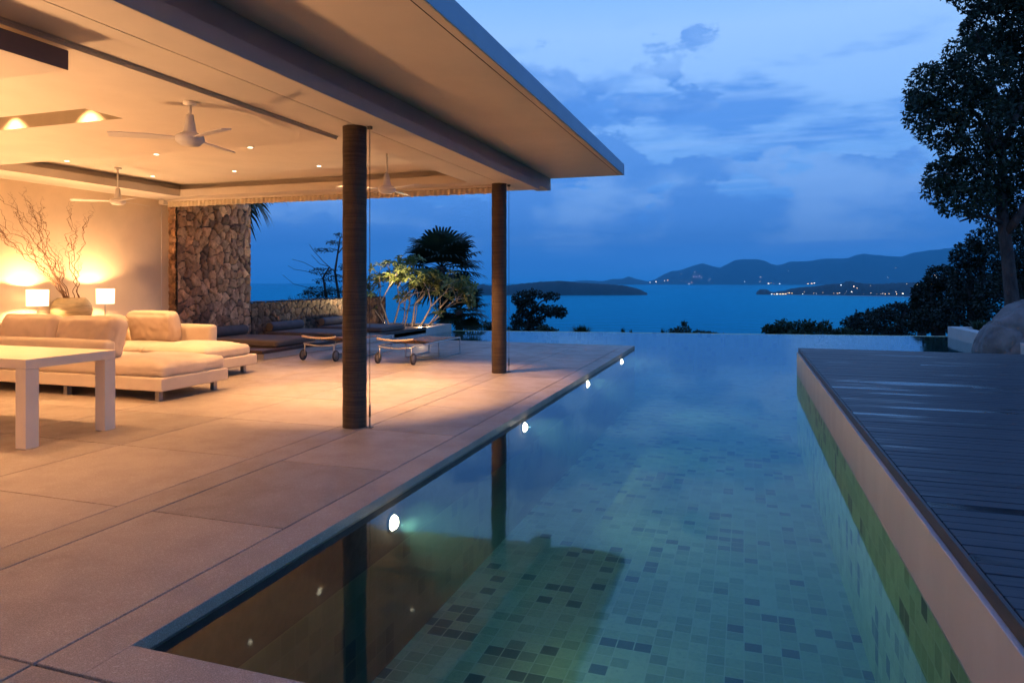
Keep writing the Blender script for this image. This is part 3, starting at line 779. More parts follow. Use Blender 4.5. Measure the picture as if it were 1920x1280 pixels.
def bunch(name_label, tips, base, seed0):
    th = thing('willow_branches', name_label, 'branches', (PX, PY, 1.1), 'curly willow in the round pot')
    rng = random.Random(seed0)
    for i, (ty, tz) in enumerate(tips):
        mb = MB()
        b0 = (PX+rng.uniform(-.05, .08), PY+base+rng.uniform(-.04, .04), 1.06)
        dy = ty-b0[1]
        pts, rad = wiggle(b0, (PX+rng.uniform(-.14, .05), ty, tz), (0, -.10*dy-.02, .06*abs(dy)), 40, .085, rng.uniform(0, 99), .0070, .0012)
        mb.tube(pts, rad, 6)
        for k in range(rng.randint(6, 9)):
            q = rng.randint(8, 36); s = pts[q]; L = rng.uniform(.15, .5)
            e = s+Vector((rng.uniform(-.05, .12), (dy/1.6)*L+rng.uniform(-.10, .10), L*(.9+.3*rng.random())))
            e.z = min(e.z, 2.84)
            pp, rr = wiggle(s, e, (0, rng.uniform(-.08, .08), 0), 18, .06, rng.uniform(0, 99), .0032, .0008)
            mb.tube(pp, rr, 5)
        mb.build('branch', M_TWIG, th)
bunch('spray of curly willow branches leaning far toward the sofa back, in the pot', [(6.80, 2.76), (6.62, 2.42), (6.50, 2.30), (6.70, 2.20), (6.60, 2.12), (7.36, 2.52), (7.18, 2.66), (7.45, 2.36), (7.02, 2.62)], -.05, 3)
bunch('pair of upright curly willow branches on the stone wall side of the pot', [(8.12, 2.52), (7.98, 2.36), (8.26, 2.40)], .10, 8)

# ---- ceiling fans
def make_fan(loc, ztop, zhub, rad, rot, label):
    t = thing('ceiling_fan', label, 'ceiling fan', loc, 'white three-bladed ceiling fans')
    x, y = loc[0], loc[1]
    mb = MB(); mb.lathe([(0, ztop), (.055, ztop-.001), (.05, ztop-.022), (.016, ztop-.03)], (x, y, 0), 24); mb.build('ceiling_rose', M_WHITE, t)
    mb = MB(); mb.tube([(x, y, ztop-.02), (x, y, zhub+.14)], .012, 12); mb.build('rod', M_WHITE, t)
    mb = MB(); mb.lathe([(.016, zhub+.20), (.028, zhub+.195), (.040, zhub+.12), (.052, zhub+.055), (.052, zhub+.045), (.0, zhub+.045)], (x, y, 0), 28); mb.build('canopy', M_WHITE, t)
    mb = MB(); mb.lathe([(.0, zhub+.048), (.070, zhub+.045), (.104, zhub+.024), (.112, zhub), (.106, zhub-.022), (.085, zhub-.040), (.078, zhub-.043), (.076, zhub-.050), (.0, zhub-.056)], (x, y, 0), 36); mb.build('motor', M_WHITE, t)
    for k in range(3):
        a = R(rot+120*k); ca, sa = math.cos(a), math.sin(a)
        def P(u, w, z): return Vector((x+ca*u-sa*w, y+sa*u+ca*w, z))
        mb = MB(); n = 14; mb.smooth = False
        prev = None
        for i in range(n+1):
            f = i/n; u = .10+(rad-.10)*f; hw = .026+.028*min(1, f*2.2) if f < .96 else .040
            if i == 0: hw = .02
            tw = .16*1.0*hw/.07
            z = zhub+.004-.006*f
            q = [P(u, -hw, z-tw*.05-.0035), P(u, hw, z+tw*.09-.0035), P(u, hw, z+tw*.09+.0035), P(u, -hw, z-tw*.05+.0035)]
            k0 = len(mb.v); mb.v += q
            if prev is not None:
                for e in range(4): mb._f((prev+e, prev+(e+1) % 4, k0+(e+1) % 4, k0+e))
            else: mb._f((k0+3, k0+2, k0+1, k0))
            prev = k0
        mb._f((prev, prev+1, prev+2, prev+3))
        mb.build('blade', M_WHITE, t)
    return t
make_fan((-4.22, 4.46, 2.53), 2.835, 2.535, .58, 98.5, 'white ceiling fan nearest the camera, hung from the lower ceiling')
make_fan((-8.90, 7.98, 2.59), 3.09, 2.585, .62, 97, 'white ceiling fan in front of the willow branches by the wall')
make_fan((-4.25, 7.75, 2.55), 3.09, 2.545, .62, 93, 'white ceiling fan seen just beside the top of the nearer column')


# ---- downlights in the raised ceiling
M_DL = emitter('downlight_glow', (1.0, .80, .55), 7)
def downlight(x, y, z, label, e, vis=True, blend=.4, size=84):
    t = thing('downlight', label, 'downlight', (x, y, z), 'recessed downlights in the raised ceiling')
    mb = MB(); mb.lathe([(.030, z-.001), (.046, z-.004), (.048, z-.001)], (x, y, 0), 24); mb.build('trim_ring', M_WHITE, t)
    mb = MB(); mb.lathe([(0, z-.0025), (.030, z-.0025)], (x, y, 0), 20); mb.build('lens', M_DL, t)
    lamp('SPOT', 'downlight_beam', (x, y, z-.012), e, WARM, .045, parent=t, spot_size=R(size), spot_blend=blend)
names = {(0, 0): 'lit downlight closest to the side wall in the nearer row', (1, 0): 'lit middle downlight of the nearer row, between the near and far fans', (2, 0): 'lit downlight of the nearer row just right of the nearest fan blade',
         (0, 1): 'lit downlight closest to the side wall in the farther row', (1, 1): 'lit middle downlight of the farther row', (2, 1): 'lit downlight of the farther row nearest the dark column top'}
for i, x in enumerate((-9.08, -7.47, -5.95)):
    for j, y in enumerate((7.30, 8.80)):
        downlight(x, y, 3.089, names[i, j], 70*K)
for j, y in enumerate((7.30, 8.80)):
    downlight(-4.42, y, 3.089, ('downlight of the nearer row beside the column, hidden by the ceiling edge', 'downlight of the farther row beside the column, hidden by the ceiling edge')[j], (250, 330)[j]*K, size=(66, 84)[j])

# trough lights, bulkhead cove light, and added fill lamps standing in for unseen room lights
for x in (-5.61, -6.55, -7.49, -8.43, -9.37):
    lamp('SPOT', 'trough_spot', (x, 4.61, 3.035), 56*K, WARM, .02, parent=pav, spot_size=R(104), spot_blend=.8)
for y in (.8, 2.35):
    lamp('POINT', 'bulkhead_light', (-4.25, y, 2.805), 9*K, (1, .46, .17), .02, parent=bulk)
for (x, y, e) in ((-6.9, 2.4, 16), (-9.2, 2.6, 25)):
    lamp('SPOT', 'near_fill_spot', (x, y, 2.82), e*K, WARM, .03, parent=pav, spot_size=R(110), spot_blend=.5)  # added warm fill for the near side of the room, no fixture
for (x, y, z, e) in ((-8.6, 5.2, .45, 70), (-8.9, 3.2, .45, 60), (-6.4, 1.7, .30, 240), (-6.6, -.6, .30, 230)):
    lamp('SPOT', 'fill_uplight', (x, y, z), e*K, WARM, .22, rot=(R(180), 0, 0), parent=pav, spot_size=R(150), spot_blend=.7)  # added fill from below to brighten ceiling and soffit, no fixture

# ---- underwater pool lights on the terrace side
M_PL = emitter('pool_light_glow', (1.0, .78, .50), 40)
for (u, v, lab) in ((743, 980, 'round lit underwater pool light nearest the camera'), (987, 801, 'round lit underwater pool light second from the camera'), (1104, 720, 'round lit underwater pool light third from the camera'), (1167, 678, 'round lit underwater pool light at the far corner of the terrace')):
    s = (v-HZ)/(1395.0-u); bb = s*2.236/CT; d = 1371*2.2/(1395-u); yy = (d-ST*2.2)/CT; zc = 1.4-s*2.2/CT
    t = thing('pool_light', lab, 'pool light', (-2.236, yy, zc), 'lit underwater lights along the terrace edge')
    k = MB(); k.lathe([(.060, .0), (.064, .006), (.056, .014), (.050, .014)], (0, 0, 0), 28); k.v = [Vector((-2.236+q.z, yy+q.x, zc+q.y)) for q in k.v]; k.build('rim', M_STEEL, t)
    k = MB(); k.lathe([(.0, .046), (.022, .042), (.040, .030), (.050, .013)], (0, 0, 0), 24); k.v = [Vector((-2.236+q.z, yy+q.x, zc+q.y)) for q in k.v]; k.build('lens', M_PL, t)
    lamp('SPOT', 'pool_light_beam', (-2.236+.055, yy, zc), 19*K, (1, .80, .42), .02, rot=(0, R(-92), 0), parent=t, spot_size=R(120), spot_blend=.9)

# ================================================================== VEGETATION
def leaves(mb, blobs, n, size, seed, flat=.0, aspect=.5, shell=.55):
    """blobs: (centre, (rx, ry, rz)); leaf quads scattered mostly through the outer part of each blob"""
    rng = random.Random(seed); vol = [b[1][0]*b[1][1]*b[1][2]+.001 for b in blobs]; T = sum(v**.75 for v in vol)
    for (c, r), v in zip(blobs, vol):
        c = Vector(c)
        for _ in range(int(n*v**.75/T)):
            while True:
                p = Vector((rng.uniform(-1, 1), rng.uniform(-1, 1), rng.uniform(-1, 1)))
                L = p.length
                if L < 1 and rng.random() < (L**2*(1-shell)+shell*L**4+.06): break
            if mnoise.noise((p*2.3+c*.7)) < -.14: continue
            p = Vector((p.x*r[0], p.y*r[1], p.z*r[2]))+c
            a = Vector((rng.gauss(0, 1), rng.gauss(0, 1), rng.gauss(0, 1)*(1-flat)-.3)).normalized()
            b = a.cross(Vector((rng.gauss(0, 1), rng.gauss(0, 1), rng.gauss(0, 1)+flat*2))).normalized()
            s = size*rng.uniform(.6, 1.35)
            mb.quad(p, p+a*s*.5+b*s*aspect*.5, p+a*s, p+a*s*.5-b*s*aspect*.5)
def grow(mb, p0, d, L, r, depth, rng, tips, spread=.55, n=6, up=.12, k=(2, 3), shrink=.72, wob=.18):
    pts = [Vector(p0)]; rad = [r]; d = Vector(d).normalized()
    for i in range(n):
        d = (d+Vector((rng.uniform(-wob, wob), rng.uniform(-wob, wob), rng.uniform(-wob, wob)+up*.3))).normalized()
        pts.append(pts[-1]+d*L/n); rad.append(r*(1-.35*(i+1)/n))
    mb.tube(pts, rad, 8 if r > .04 else 5)
    if depth == 0: tips.append((pts[-1], d)); return
    if depth == 1: tips.append((pts[-2], (d+Vector((rng.uniform(-.6, .6), rng.uniform(-.6, .6), .2))).normalized()))
    for q in range(rng.randint(*k)):
        th = rng.uniform(0, 6.28)+q*2.4
        s = d.orthogonal().normalized(); s = Matrix.Rotation(th, 3, d) @ s
        nd = (d+s*spread*rng.uniform(.7, 1.3)+Vector((0, 0, up))).normalized()
        grow(mb, pts[-1], nd, L*shrink*rng.uniform(.8, 1.15), r*.62, depth-1, rng, tips, spread, n, up, k, shrink, wob)

# ---- big tree beside the boulder
def world_blobs(spec, dref):
    out = []
    for (u, v, ru, rv, dd) in spec:
        d = dref+dd; out.append((W(u, v, d), (ru*d/FX, ru*d/FX, rv*d/FX)))
    return out
bt = thing('broadleaf_tree', 'tall dark tree with dense crown rising beside the boulder at the deck edge', 'tree', tuple(W(1905, 640, 14.6)))
D0 = 14.6
mb = MB()
trunk = [(1912, 640), (1903, 600), (1897, 560), (1893, 520), (1889, 480), (1884, 440), (1879, 400), (1877, 360), (1880, 320), (1878, 280), (1872, 240)]
mb.tube([W(u, v, D0) for u, v in trunk], [.26, .18, .135, .125, .12, .115, .11, .10, .09, .08, .06], 14)
for pts, r in (([(1881, 420), (1850, 405), (1820, 408), (1800, 415)], .05), ([(1884, 440), (1915, 400), (1945, 330), (1960, 250)], .10), ([(1877, 300), (1850, 240), (1810, 190), (1780, 150)], .06), ([(1874, 250), (1868, 180), (1850, 110), (1830, 60)], .06),
               ([(1879, 280), (1905, 220), (1930, 150), (1940, 80)], .07), ([(1877, 340), (1840, 320), (1800, 330), (1775, 325)], .05), ([(1945, 330), (1990, 300), (2040, 250)], .07)):
    mb.tube([W(u, v, D0+.3*i*(-1)**(len(pts)+i)) for i, (u, v) in enumerate(pts)], [r, r*.8, r*.55, r*.3][:len(pts)], 8)
mb.build('trunk', M_BARKD, bt)
spec = [(1890, 40, 75, 55, 0), (1850, 55, 45, 40, .4), (1835, 130, 60, 50, -.4), (1780, 175, 62, 55, 0), (1740, 165, 40, 48, .3), (1730, 215, 35, 35, -.2), (1770, 240, 48, 38, .4), (1830, 220, 60, 55, -.5), (1895, 140, 70, 70, .5), (1900, 230, 60, 60, .2),
        (1830, 330, 62, 50, 0), (1780, 325, 42, 36, .3), (1760, 350, 30, 26, 0), (1810, 375, 52, 34, -.3), (1860, 390, 45, 32, .3), (1880, 310, 55, 55, 0), (1960, 60, 80, 70, 0), (1975, 180, 80, 80, .5), (1985, 300, 75, 70, 0), (1930, 370, 48, 34, .2), (1720, 190, 22, 22, 0), (1800, 100, 30, 30, 0), (1870, -40, 90, 60, 0), (1980, -60, 100, 80, 0), (1790, 285, 30, 22, 0), (1950, 420, 40, 30, 0)]
mb = MB(); leaves(mb, world_blobs(spec, D0), 64000, .105, 5, aspect=.45); mb.build('crown', M_LEAF_BIG, bt)

# ---- boulder and low planter wall on that side
c = W(1962, 640, 13.9); c.z = -.5
bmx = bmesh.new(); bmesh.ops.create_icosphere(bmx, subdivisions=6, radius=1)
for v in bmx.verts:
    p = v.co.copy(); s = Vector((1.18, 1.25, 1.62)); q = Vector((p.x*s.x, p.y*s.y, p.z*s.z))
    k = mnoise.noise(p*1.3+Vector((3, 1, 2)))*.16+mnoise.noise(p*3.1)*.06+mnoise.noise(p*8)*.028+mnoise.noise(p*22)*.014+mnoise.noise(p*47)*.006
    crack = abs(mnoise.noise(p*1.7+Vector((9, 4, 1)))); k -= .09*max(0, 1-crack/.035); k -= .05*max(0, 1-abs(mnoise.noise(p*2.6+Vector((1, 7, 3))))/.03)
    v.co = q*(1+k)
me = bpy.data.meshes.new('boulder'); bmx.to_mesh(me); bmx.free(); me.materials.append(M_BOULDER)
for q in me.polygons: q.use_smooth = True
o = bpy.data.objects.new('boulder', me); COL.objects.link(o); o.location = c
tag(o, 'large rounded grey brown boulder at the foot of the tall tree', 'boulder')
rw = thing('low_planter_wall', 'low pale rendered wall beside the boulder, standing in the pool', 'wall', (5.15, 18.5, -.05))
mb = MB(); mb.box(5.0, 5.30, 15.2, 20.60, -1.3, .215); mb.box(5.30, 9.0, 20.30, 20.60, -1.3, .215); mb.build('wall', M_PLINTH, rw, bevel=.004)
mb = MB(); mb.box(5.302, 9.0, 15.2, 20.298, -1.3, .10); mb.build('soil', M_SOIL, rw)

# ---- frangipani in the planter
fr = thing('frangipani', 'frangipani bush with pale branches lit from below in the planter', 'shrub', (-9.15, 17.7, .10))
rng = random.Random(21); mb = MB(); tips = []
for (bx, by_, dx, dy, L, r) in ((-9.55, 17.6, -.25, -.2, .85, .034), (-9.50, 17.65, .35, .1, .8, .032), (-8.95, 17.75, .0, .1, .8, .036), (-8.70, 17.7, .45, .1, .8, .034), (-9.25, 17.9, .15, .35, .85, .030), (-8.55, 17.9, .75, .2, .8, .030), (-9.75, 17.8, -.5, 0, .8, .028)):
    grow(mb, (bx, by_, .06), (dx, dy, 1.0), L*.90, r, 3, rng, tips, .70, 5, .06, (2, 3), .72, .16)
for (bx, by_, dx, dy, L) in ((-9.35, 17.9, .1, .2, .60), (-9.7, 17.6, -.3, -.2, .75), (-8.5, 17.8, .6, 0, .7), (-9.0, 18.0, .1, .1, .8)): grow(mb, (bx, by_, .06), (dx, dy, 1.0), L, .018, 1, rng, tips, .7, 5, .05, (2, 3), .6, .15)
mb.build('stem', M_BARKL, fr)
mb = MB()
for (p, d) in tips:
    n = rng.randint(8, 13)
    for i in range(n):
        th = i*2.4+rng.uniform(-.3, .3); s = Matrix.Rotation(th, 3, d) @ d.orthogonal().normalized()
        a = (s+d*rng.uniform(.0, .8)+Vector((0, 0, -.12))).normalized(); L = rng.uniform(.13, .25); w = L*.17
        b = a.cross(d).normalized(); q = p+d*.01*i*.3
        nrm = b.cross(a)
        P = [q, q+a*L*.35+b*w*.8+nrm*.01, q+a*L*.72+b*w+nrm*.004, q+a*L-nrm*.03, q+a*L*.72-b*w+nrm*.004, q+a*L*.35-b*w*.8+nrm*.01, q+a*L*.4+nrm*.0, q+a*L*.72-nrm*.012]
        k = len(mb.v); mb.v += P
        for f in ((0, 1, 6), (1, 2, 7, 6), (2, 3, 7), (3, 4, 7), (4, 5, 6, 7), (5, 0, 6)): mb._f(tuple(k+e for e in f))
mb.build('foliage', M_LEAF_FRAN, fr)
sp = thing('garden_spotlight', 'tiny lit garden spotlight at the foot of the frangipani', 'spotlight', (-9.60, 17.25, .10))
mb = MB(); mb.tube([(-9.60, 17.25, .10), (-9.60, 17.25, .16), (-9.58, 17.29, .21)], [.012, .012, .030], 12); mb.build('housing', M_DARKSTEEL, sp)
mb = MB(); mb.lathe([(0, .0), (.026, .0)], (0, 0, 0), 14); mb.v = [Vector((-9.579+q.x, 17.292+q.y, .213)) for q in mb.v]; mb.build('lens', emitter('spot_glow', (1, .75, .45), 30), sp)
lamp('SPOT', 'spotlight_beam', (-8.95, 16.97, .24), 330*K, (1, .78, .42), .04, rot=(R(206), R(-4), 0), parent=sp, spot_size=R(125), spot_blend=.6)
sp2 = lamp('POINT', 'spotlight_spill', (-8.3, 17.0, .30), 12*K, (1, .62, .30), .03, parent=sp)

# ---- fan palm
def palm(label, base, top, n, fl, seed, drop=0.0, mat=M_LEAF_PALM, name='fan_palm', skirt=True, r=.13):
    t = thing(name, label, 'palm', tuple(base)); rng = random.Random(seed); base, top = Vector(base), Vector(top)
    mb = MB(); mb.tube([base.lerp(top, i/6)+Vector((.05*math.sin(i), .04*math.cos(i*1.3), 0)) for i in range(7)], [r*1.3, r, r*.95, r, r*.95, r, r*1.1], 12); mb.build('trunk', M_BARKD, t)
    mb = MB()
    for i in range(n):
        az = i*2.399+rng.uniform(-.2, .2); el = math.asin(max(-1, min(1, 1-2*(i+.5)/n*.86-drop))) if n > 1 else .5
        d = Vector((math.cos(az)*math.cos(el), math.sin(az)*math.cos(el), math.sin(el)))
        pl_ = fl*rng.uniform(.38, .5); hub = top+d*pl_+Vector((0, 0, -.05))
        mb.tube([top, top+d*pl_*.5+Vector((0, 0, .03)), hub], [.02, .014, .010], 4)
        sd = d.cross(Vector((0, 0, 1))); sd = sd.normalized() if sd.length > .05 else Vector((1, 0, 0)); up = sd.cross(d)
        nb = 26
        for q in range(nb):
            a = (q/(nb-1)-.5)*3.9; L = fl*rng.uniform(.50, .64)*(.72+.28*math.cos(a*.5))
            v = (d*math.cos(a)+sd*math.sin(a)).normalized(); w = up*.0+v.cross(up).normalized()*fl*.034
            m1 = hub+v*L*.55+up*.03*math.cos(a); m2 = hub+v*L*.85-Vector((0, 0, .05*L)); e = hub+v*L-Vector((0, 0, .16*L+rng.uniform(0, .05)))
            k = len(mb.v); mb.v += [hub-w*.25, hub+w*.25, m1+w, m1-w, m2+w*.6, m2-w*.6, e]
            mb._f((k, k+1, k+2, k+3)); mb._f((k+3, k+2, k+4, k+5)); mb._f((k+5, k+4, k+6))
    mb.build('crown', mat, t); return t
palm('dark bushy fan palm standing behind the frangipani', W(838, 720, 24.5), W(828, 500, 24.5), 24, 1.70, 4, -.04)
palm('small dark fan palm low beside the taller palm, at the pool end', W(862, 690, 23.5), W(862, 580, 23.5), 20, 1.15, 9)
palm('tall palm whose frond tips hang below the ceiling edge by the stone wall', W(385, 720, 17.5), W(396, 285, 17.5), 34, 2.1, 14, .25, name='tall_palm')

# ---- feathery tree behind the low stone wall
ft = thing('feathery_tree', 'thin feathery tree with bare arching twigs behind the low stone wall', 'tree', tuple(W(640, 640, 20.5)))
mb = MB()
for pts, r in (([(640, 640), (636, 560), (628, 510), (634, 470), (638, 445)], .05), ([(612, 640), (612, 560), (606, 520), (618, 500)], .045), ([(628, 510), (606, 490), (588, 470), (580, 458)], .012), ([(612, 535), (596, 506), (570, 492), (548, 486)], .011),
               ([(608, 545), (580, 540), (550, 532), (530, 515)], .010), ([(598, 515), (572, 508), (552, 505), (540, 498)], .009), ([(634, 475), (650, 455), (665, 440)], .02), ([(618, 500), (600, 495), (584, 478)], .01)):
    mb.tube([W(u, v, 20.5+.1*i) for i, (u, v) in enumerate(pts)], [r*(1-.16*i) for i in range(len(pts))], 6)
mb.build('trunk', M_BARKD, ft)
spec = [(632, 455, 22, 5, 0), (612, 468, 22, 4, .3), (640, 440, 14, 5, 0), (604, 508, 24, 7, 0), (630, 522, 24, 9, .3), (600, 526, 12, 5, -.2), (600, 545, 34, 10, .4), (585, 553, 26, 9, 0), (625, 555, 28, 14, .3), (655, 500, 20, 10, .3), (655, 545, 22, 14, 0)]
mb = MB(); leaves(mb, world_blobs(spec, 20.5), 5200, .085, 15, flat=.7, aspect=.28, shell=.2); mb.build('crown', M_LEAF_DARK, ft)
def tuft(label, base, n, h, spread, seed, mat=M_GRASS, name='spiky_plant', w=.02):
    rng = random.Random(seed); mb = MB(); base = Vector(base)
    for i in range(n):
        az = rng.uniform(0, 6.28); s = rng.uniform(.1, 1)*spread; d = Vector((math.cos(az)*s, math.sin(az)*s, 1)); L = h*rng.uniform(.6, 1.1); b = Vector((-math.sin(az), math.cos(az), 0))*w
        p = base+Vector((rng.uniform(-1, 1), rng.uniform(-1, 1), 0))*spread*h*.25
        m = p+d*L*.55; e = p+d*L-Vector((0, 0, L*.25*s)); k = len(mb.v); mb.v += [p-b, p+b, m+b*.8, m-b*.8, e]
        mb._f((k, k+1, k+2, k+3)); mb._f((k+3, k+2, k+4))
    o = mb.build(name, mat, origin=base); tag(o, label, 'plant'); return o
tuft('spiky dark plant peeping over the low stone wall', W(562, 585, 18.2), 60, .50, 1.1, 3)

# ---- spreading tree and bushes beyond the infinity edge
st = thing('spreading_tree', 'small dark spreading tree beyond the pool edge, right beside the farther column', 'tree', tuple(W(985, 660, 36)))
mb = MB()
for pts, r in (([(985, 670), (986, 620), (992, 600), (1000, 575)], .14), ([(990, 605), (1012, 594), (1030, 590), (1050, 582)], .06), ([(1000, 580), (1015, 565), (1035, 556)], .05), ([(992, 600), (975, 580), (965, 565)], .06)):
    mb.tube([W(u, v, 36) for u, v in pts], [r*(1-.18*i) for i in range(len(pts))], 6)
mb.build('trunk', M_BARKD, st)
spec = [(980, 560, 22, 13, 0), (1000, 552, 20, 8, .4), (990, 575, 22, 14, 0), (1033, 556, 16, 8, .3), (1050, 583, 13, 9, 0), (1030, 580, 20, 8, -.3), (978, 598, 20, 13, .3), (1005, 595, 16, 16, 0), (1005, 615, 18, 14, 0), (975, 615, 18, 12, 0), (1040, 588, 20, 6, 0)]
mb = MB(); leaves(mb, world_blobs(spec, 36), 7500, .16, 16); mb.build('crown', M_LEAF_DARK, st)
def shrub(label, spec, d, n, leaf, seed, mat=M_LEAF_MID, name='shrub', group='shrubs beyond the infinity edge'):
    bl_ = world_blobs(spec, d); cx = sum((b[0] for b in bl_), Vector())/len(bl_); lo = min(b[0].z-b[1][2] for b in bl_)
    t = thing(name, label, 'shrub', (cx.x, cx.y, lo-1.0), group)
    rng = random.Random(seed)
    mb = MB()
    for b in bl_: mb.tube([Vector((b[0].x, b[0].y, lo-1.0)), Vector((b[0].x+rng.uniform(-.1, .1), b[0].y, b[0].z))], [.04, .015], 5)
    mb.build('stem', M_BARKD, t)
    mb = MB(); leaves(mb, bl_, n, leaf, seed); mb.build('foliage', mat, t); return t
shrub('low dark bush just right of the farther column base, past the pool edge', [(912, 610, 12, 8, 0), (930, 616, 18, 9, 0), (945, 618, 14, 7, 0)], 28, 1300, .11, 31)
shrub('small dark bush under the spreading tree, past the pool edge', [(1022, 617, 14, 8, 0), (1035, 622, 12, 6, 0)], 28, 900, .10, 32)
tuft('fine grassy clump past the pool edge, between the spreading tree and the reeds', W(1090, 640, 25), 420, .62, .8, 33, M_LEAF_MID, 'grass_clump', .020)
for (u, n, h, lab) in ((1168, 26, .30, 'short thin reeds past the pool edge, nearest the spreading tree'), (1184, 12, .24, 'very short sparse reeds past the pool edge'), (1243, 14, .28, 'few short reeds just before the dark low bush past the pool edge')):
    tuft(lab, W(u, 634, 22.5), n, h*1.25, .35, u, M_LEAF_DARK, 'reeds', .022)
shrub('low dark bush with one taller sprig in the middle of the pool edge', [(1262, 622, 14, 6, 0), (1280, 619, 16, 8, 0), (1283, 606, 5, 4, 0), (1310, 624, 12, 5, 0), (1325, 625, 10, 4, 0)], 24, 1800, .08, 34)
shrub('tiny dark bush alone past the pool edge', [(1341, 627, 9, 3.5, 0)], 24, 350, .07, 35)
shrub('long row-like dark bush before the wooded slope, past the pool edge', [(1448, 618, 18, 9, 0), (1470, 610, 16, 10, 0), (1500, 614, 18, 12, 0), (1518, 608, 10, 8, 0), (1545, 612, 14, 10, 0), (1535, 622, 30, 8, 0), (1480, 624, 40, 7, 0), (1580, 624, 30, 8, 0)], 24, 6500, .11, 36)
# trees massed on the slope to the right
for (lab, spec, d, n, leaf, seed) in (
    ('rounded treetop lowest on the wooded slope, against the sea', [(1600, 605, 20, 12, 0), (1618, 598, 22, 14, 0), (1640, 590, 20, 12, 1), (1625, 620, 40, 16, 0)], 60, 5000, .26, 41),
    ('rounded treetop in the middle of the wooded slope, below the bay', [(1662, 588, 22, 14, 0), (1685, 582, 24, 15, 1), (1700, 575, 16, 10, 0), (1680, 610, 48, 22, 0)], 52, 6000, .24, 42),
    ('dark tall tree mass at the shore end of the headland view', [(1728, 560, 20, 26, 0), (1735, 590, 28, 30, 0), (1722, 545, 10, 14, 0)], 32, 5000, .17, 43),
    ('dark tree behind the low planter wall', [(1765, 520, 28, 24, 0), (1775, 560, 40, 40, 0), (1750, 600, 40, 25, 0), (1745, 535, 14, 14, 0)], 28, 7000, .15, 44),
    ('tall dark tree between the planter wall and the big trunk', [(1815, 480, 30, 28, 0), (1835, 530, 50, 50, 0), (1800, 590, 45, 35, 0), (1850, 450, 34, 26, 0)], 25, 9500, .14, 45),
    ('dark tree directly behind the big trunk', [(1900, 470, 45, 40, 0), (1890, 560, 60, 55, 0), (1950, 520, 60, 70, 0), (1930, 430, 40, 30, 0)], 23, 9500, .14, 46)):
    bl_ = world_blobs(spec, d); cx = sum((b[0] for b in bl_), Vector())/len(bl_)
    t = thing('slope_tree', lab, 'tree', (cx.x, cx.y, -6), 'trees massed on the slope beyond the deck')
    mb = MB()
    for b in bl_: mb.tube([Vector((cx.x, cx.y, -6)), (cx+b[0])/2-Vector((0, 0, 1)), b[0]], [.22, .12, .04], 6)
    mb.build('trunk', M_BARKD, t)
    mb = MB(); leaves(mb, bl_, n, leaf, seed, shell=.3); mb.build('crown', M_LEAF_DARK, t)
tuft('small leafy plant in the planter behind the pale low wall', W(1838, 622, 17.0), 70, .35, 1.0, 51, M_GRASS, 'spiky_plant')

# ================================================================== LAND AND SEA
SEA = -58.6
mb = MB(); nr, na = 46, 96
for i in range(nr+1):
    rr = 9.0*(460/9.0)**(i/nr)
    for j in range(na+1):
        a = 2*math.pi*j/na; x = rr*math.cos(a)-1; y = rr*math.sin(a)+10
        side = max(0.0, (x-4)/40) if y > 10 else 0
        f = max(0.0, rr-13)
        z = -1.75-.36*f-(.0 if f > 1 else 0)+min(9, side*3.2)*(1 if f > 5 else f/5)+mnoise.noise((x*.05, y*.05, 0))*min(3, f*.1)
        if y < 4: z = max(z, -1.9-.02*f)
        mb.v.append(Vector((x, y, max(z, SEA-6))))
mb.smooth = True
for i in range(nr):
    for j in range(na): a = i*(na+1)+j; mb._f((a, a+1, a+na+2, a+na+1))
k = len(mb.v); mb.v.append(Vector((-1, 10, -1.75)))
for j in range(na): mb._f((k, j+1, j))
tag(mb.build('hillside', M_GROUND), kind='structure')
mb = MB(); Rr = 14800; mb.v = [Vector((Rr*math.cos(2*math.pi*j/128), Rr*math.sin(2*math.pi*j/128), SEA)) for j in range(128)]; mb._f(tuple(range(128)))
tag(mb.build('sea', M_SEA), kind='structure')

def ridge(name, pts, D, depth, mat, nd=14, nu=260, rough=.12, seed=0, shore=None, tree=0.0):
    """land seen across the water: ridge line pts (u, v) at distance D+depth/2, shore line at D"""
    mb = MB(); mb.smooth = True
    us = [p[0] for p in pts]; u0, u1 = us[0], us[-1]; grid = {}
    def ev(u):
        for (a, va), (b, vb) in zip(pts, pts[1:]):
            if a <= u <= b: f = (u-a)/(b-a); return va+(vb-va)*f
        return pts[-1][1]
    for i in range(nu+1):
        u = u0+(u1-u0)*i/nu; v = ev(u); ds = shore(u) if shore else D
        for j in range(nd+1):
            f = j/nd; d = ds+depth*f
            r = (u-960)/FX*d; x = -ST*d+CT*r; y = CT*d+ST*r
            dr = ds+depth*.5; H = 1.4+(HZ-v)/FX*dr-SEA
            prof = math.sin(math.pi*min(f, .5)) if f < .5 else math.cos(math.pi*(f-.5)*.9)
            n = mnoise.noise((x*7/depth, y*7/depth, seed))*.5+mnoise.noise((x*18/depth, y*18/depth, seed))*.25
            h = max(0, H)*(prof**.85)*(1+rough*n*(1.0 if abs(f-.5) > .12 else .25))
            if tree: h += tree*abs(mnoise.noise((x*.05, y*.05, seed)))*min(1, prof*3)*(H > 3)
            grid[i, j] = len(mb.v); mb.v.append(Vector((x, y, SEA-.5+max(0, h))))
    for i in range(nu):
        for j in range(nd): mb._f((grid[i, j], grid[i+1, j], grid[i+1, j+1], grid[i, j+1]))
    o = mb.build(name, mat); tag(o, kind='structure'); return (ev, shore, D, depth)
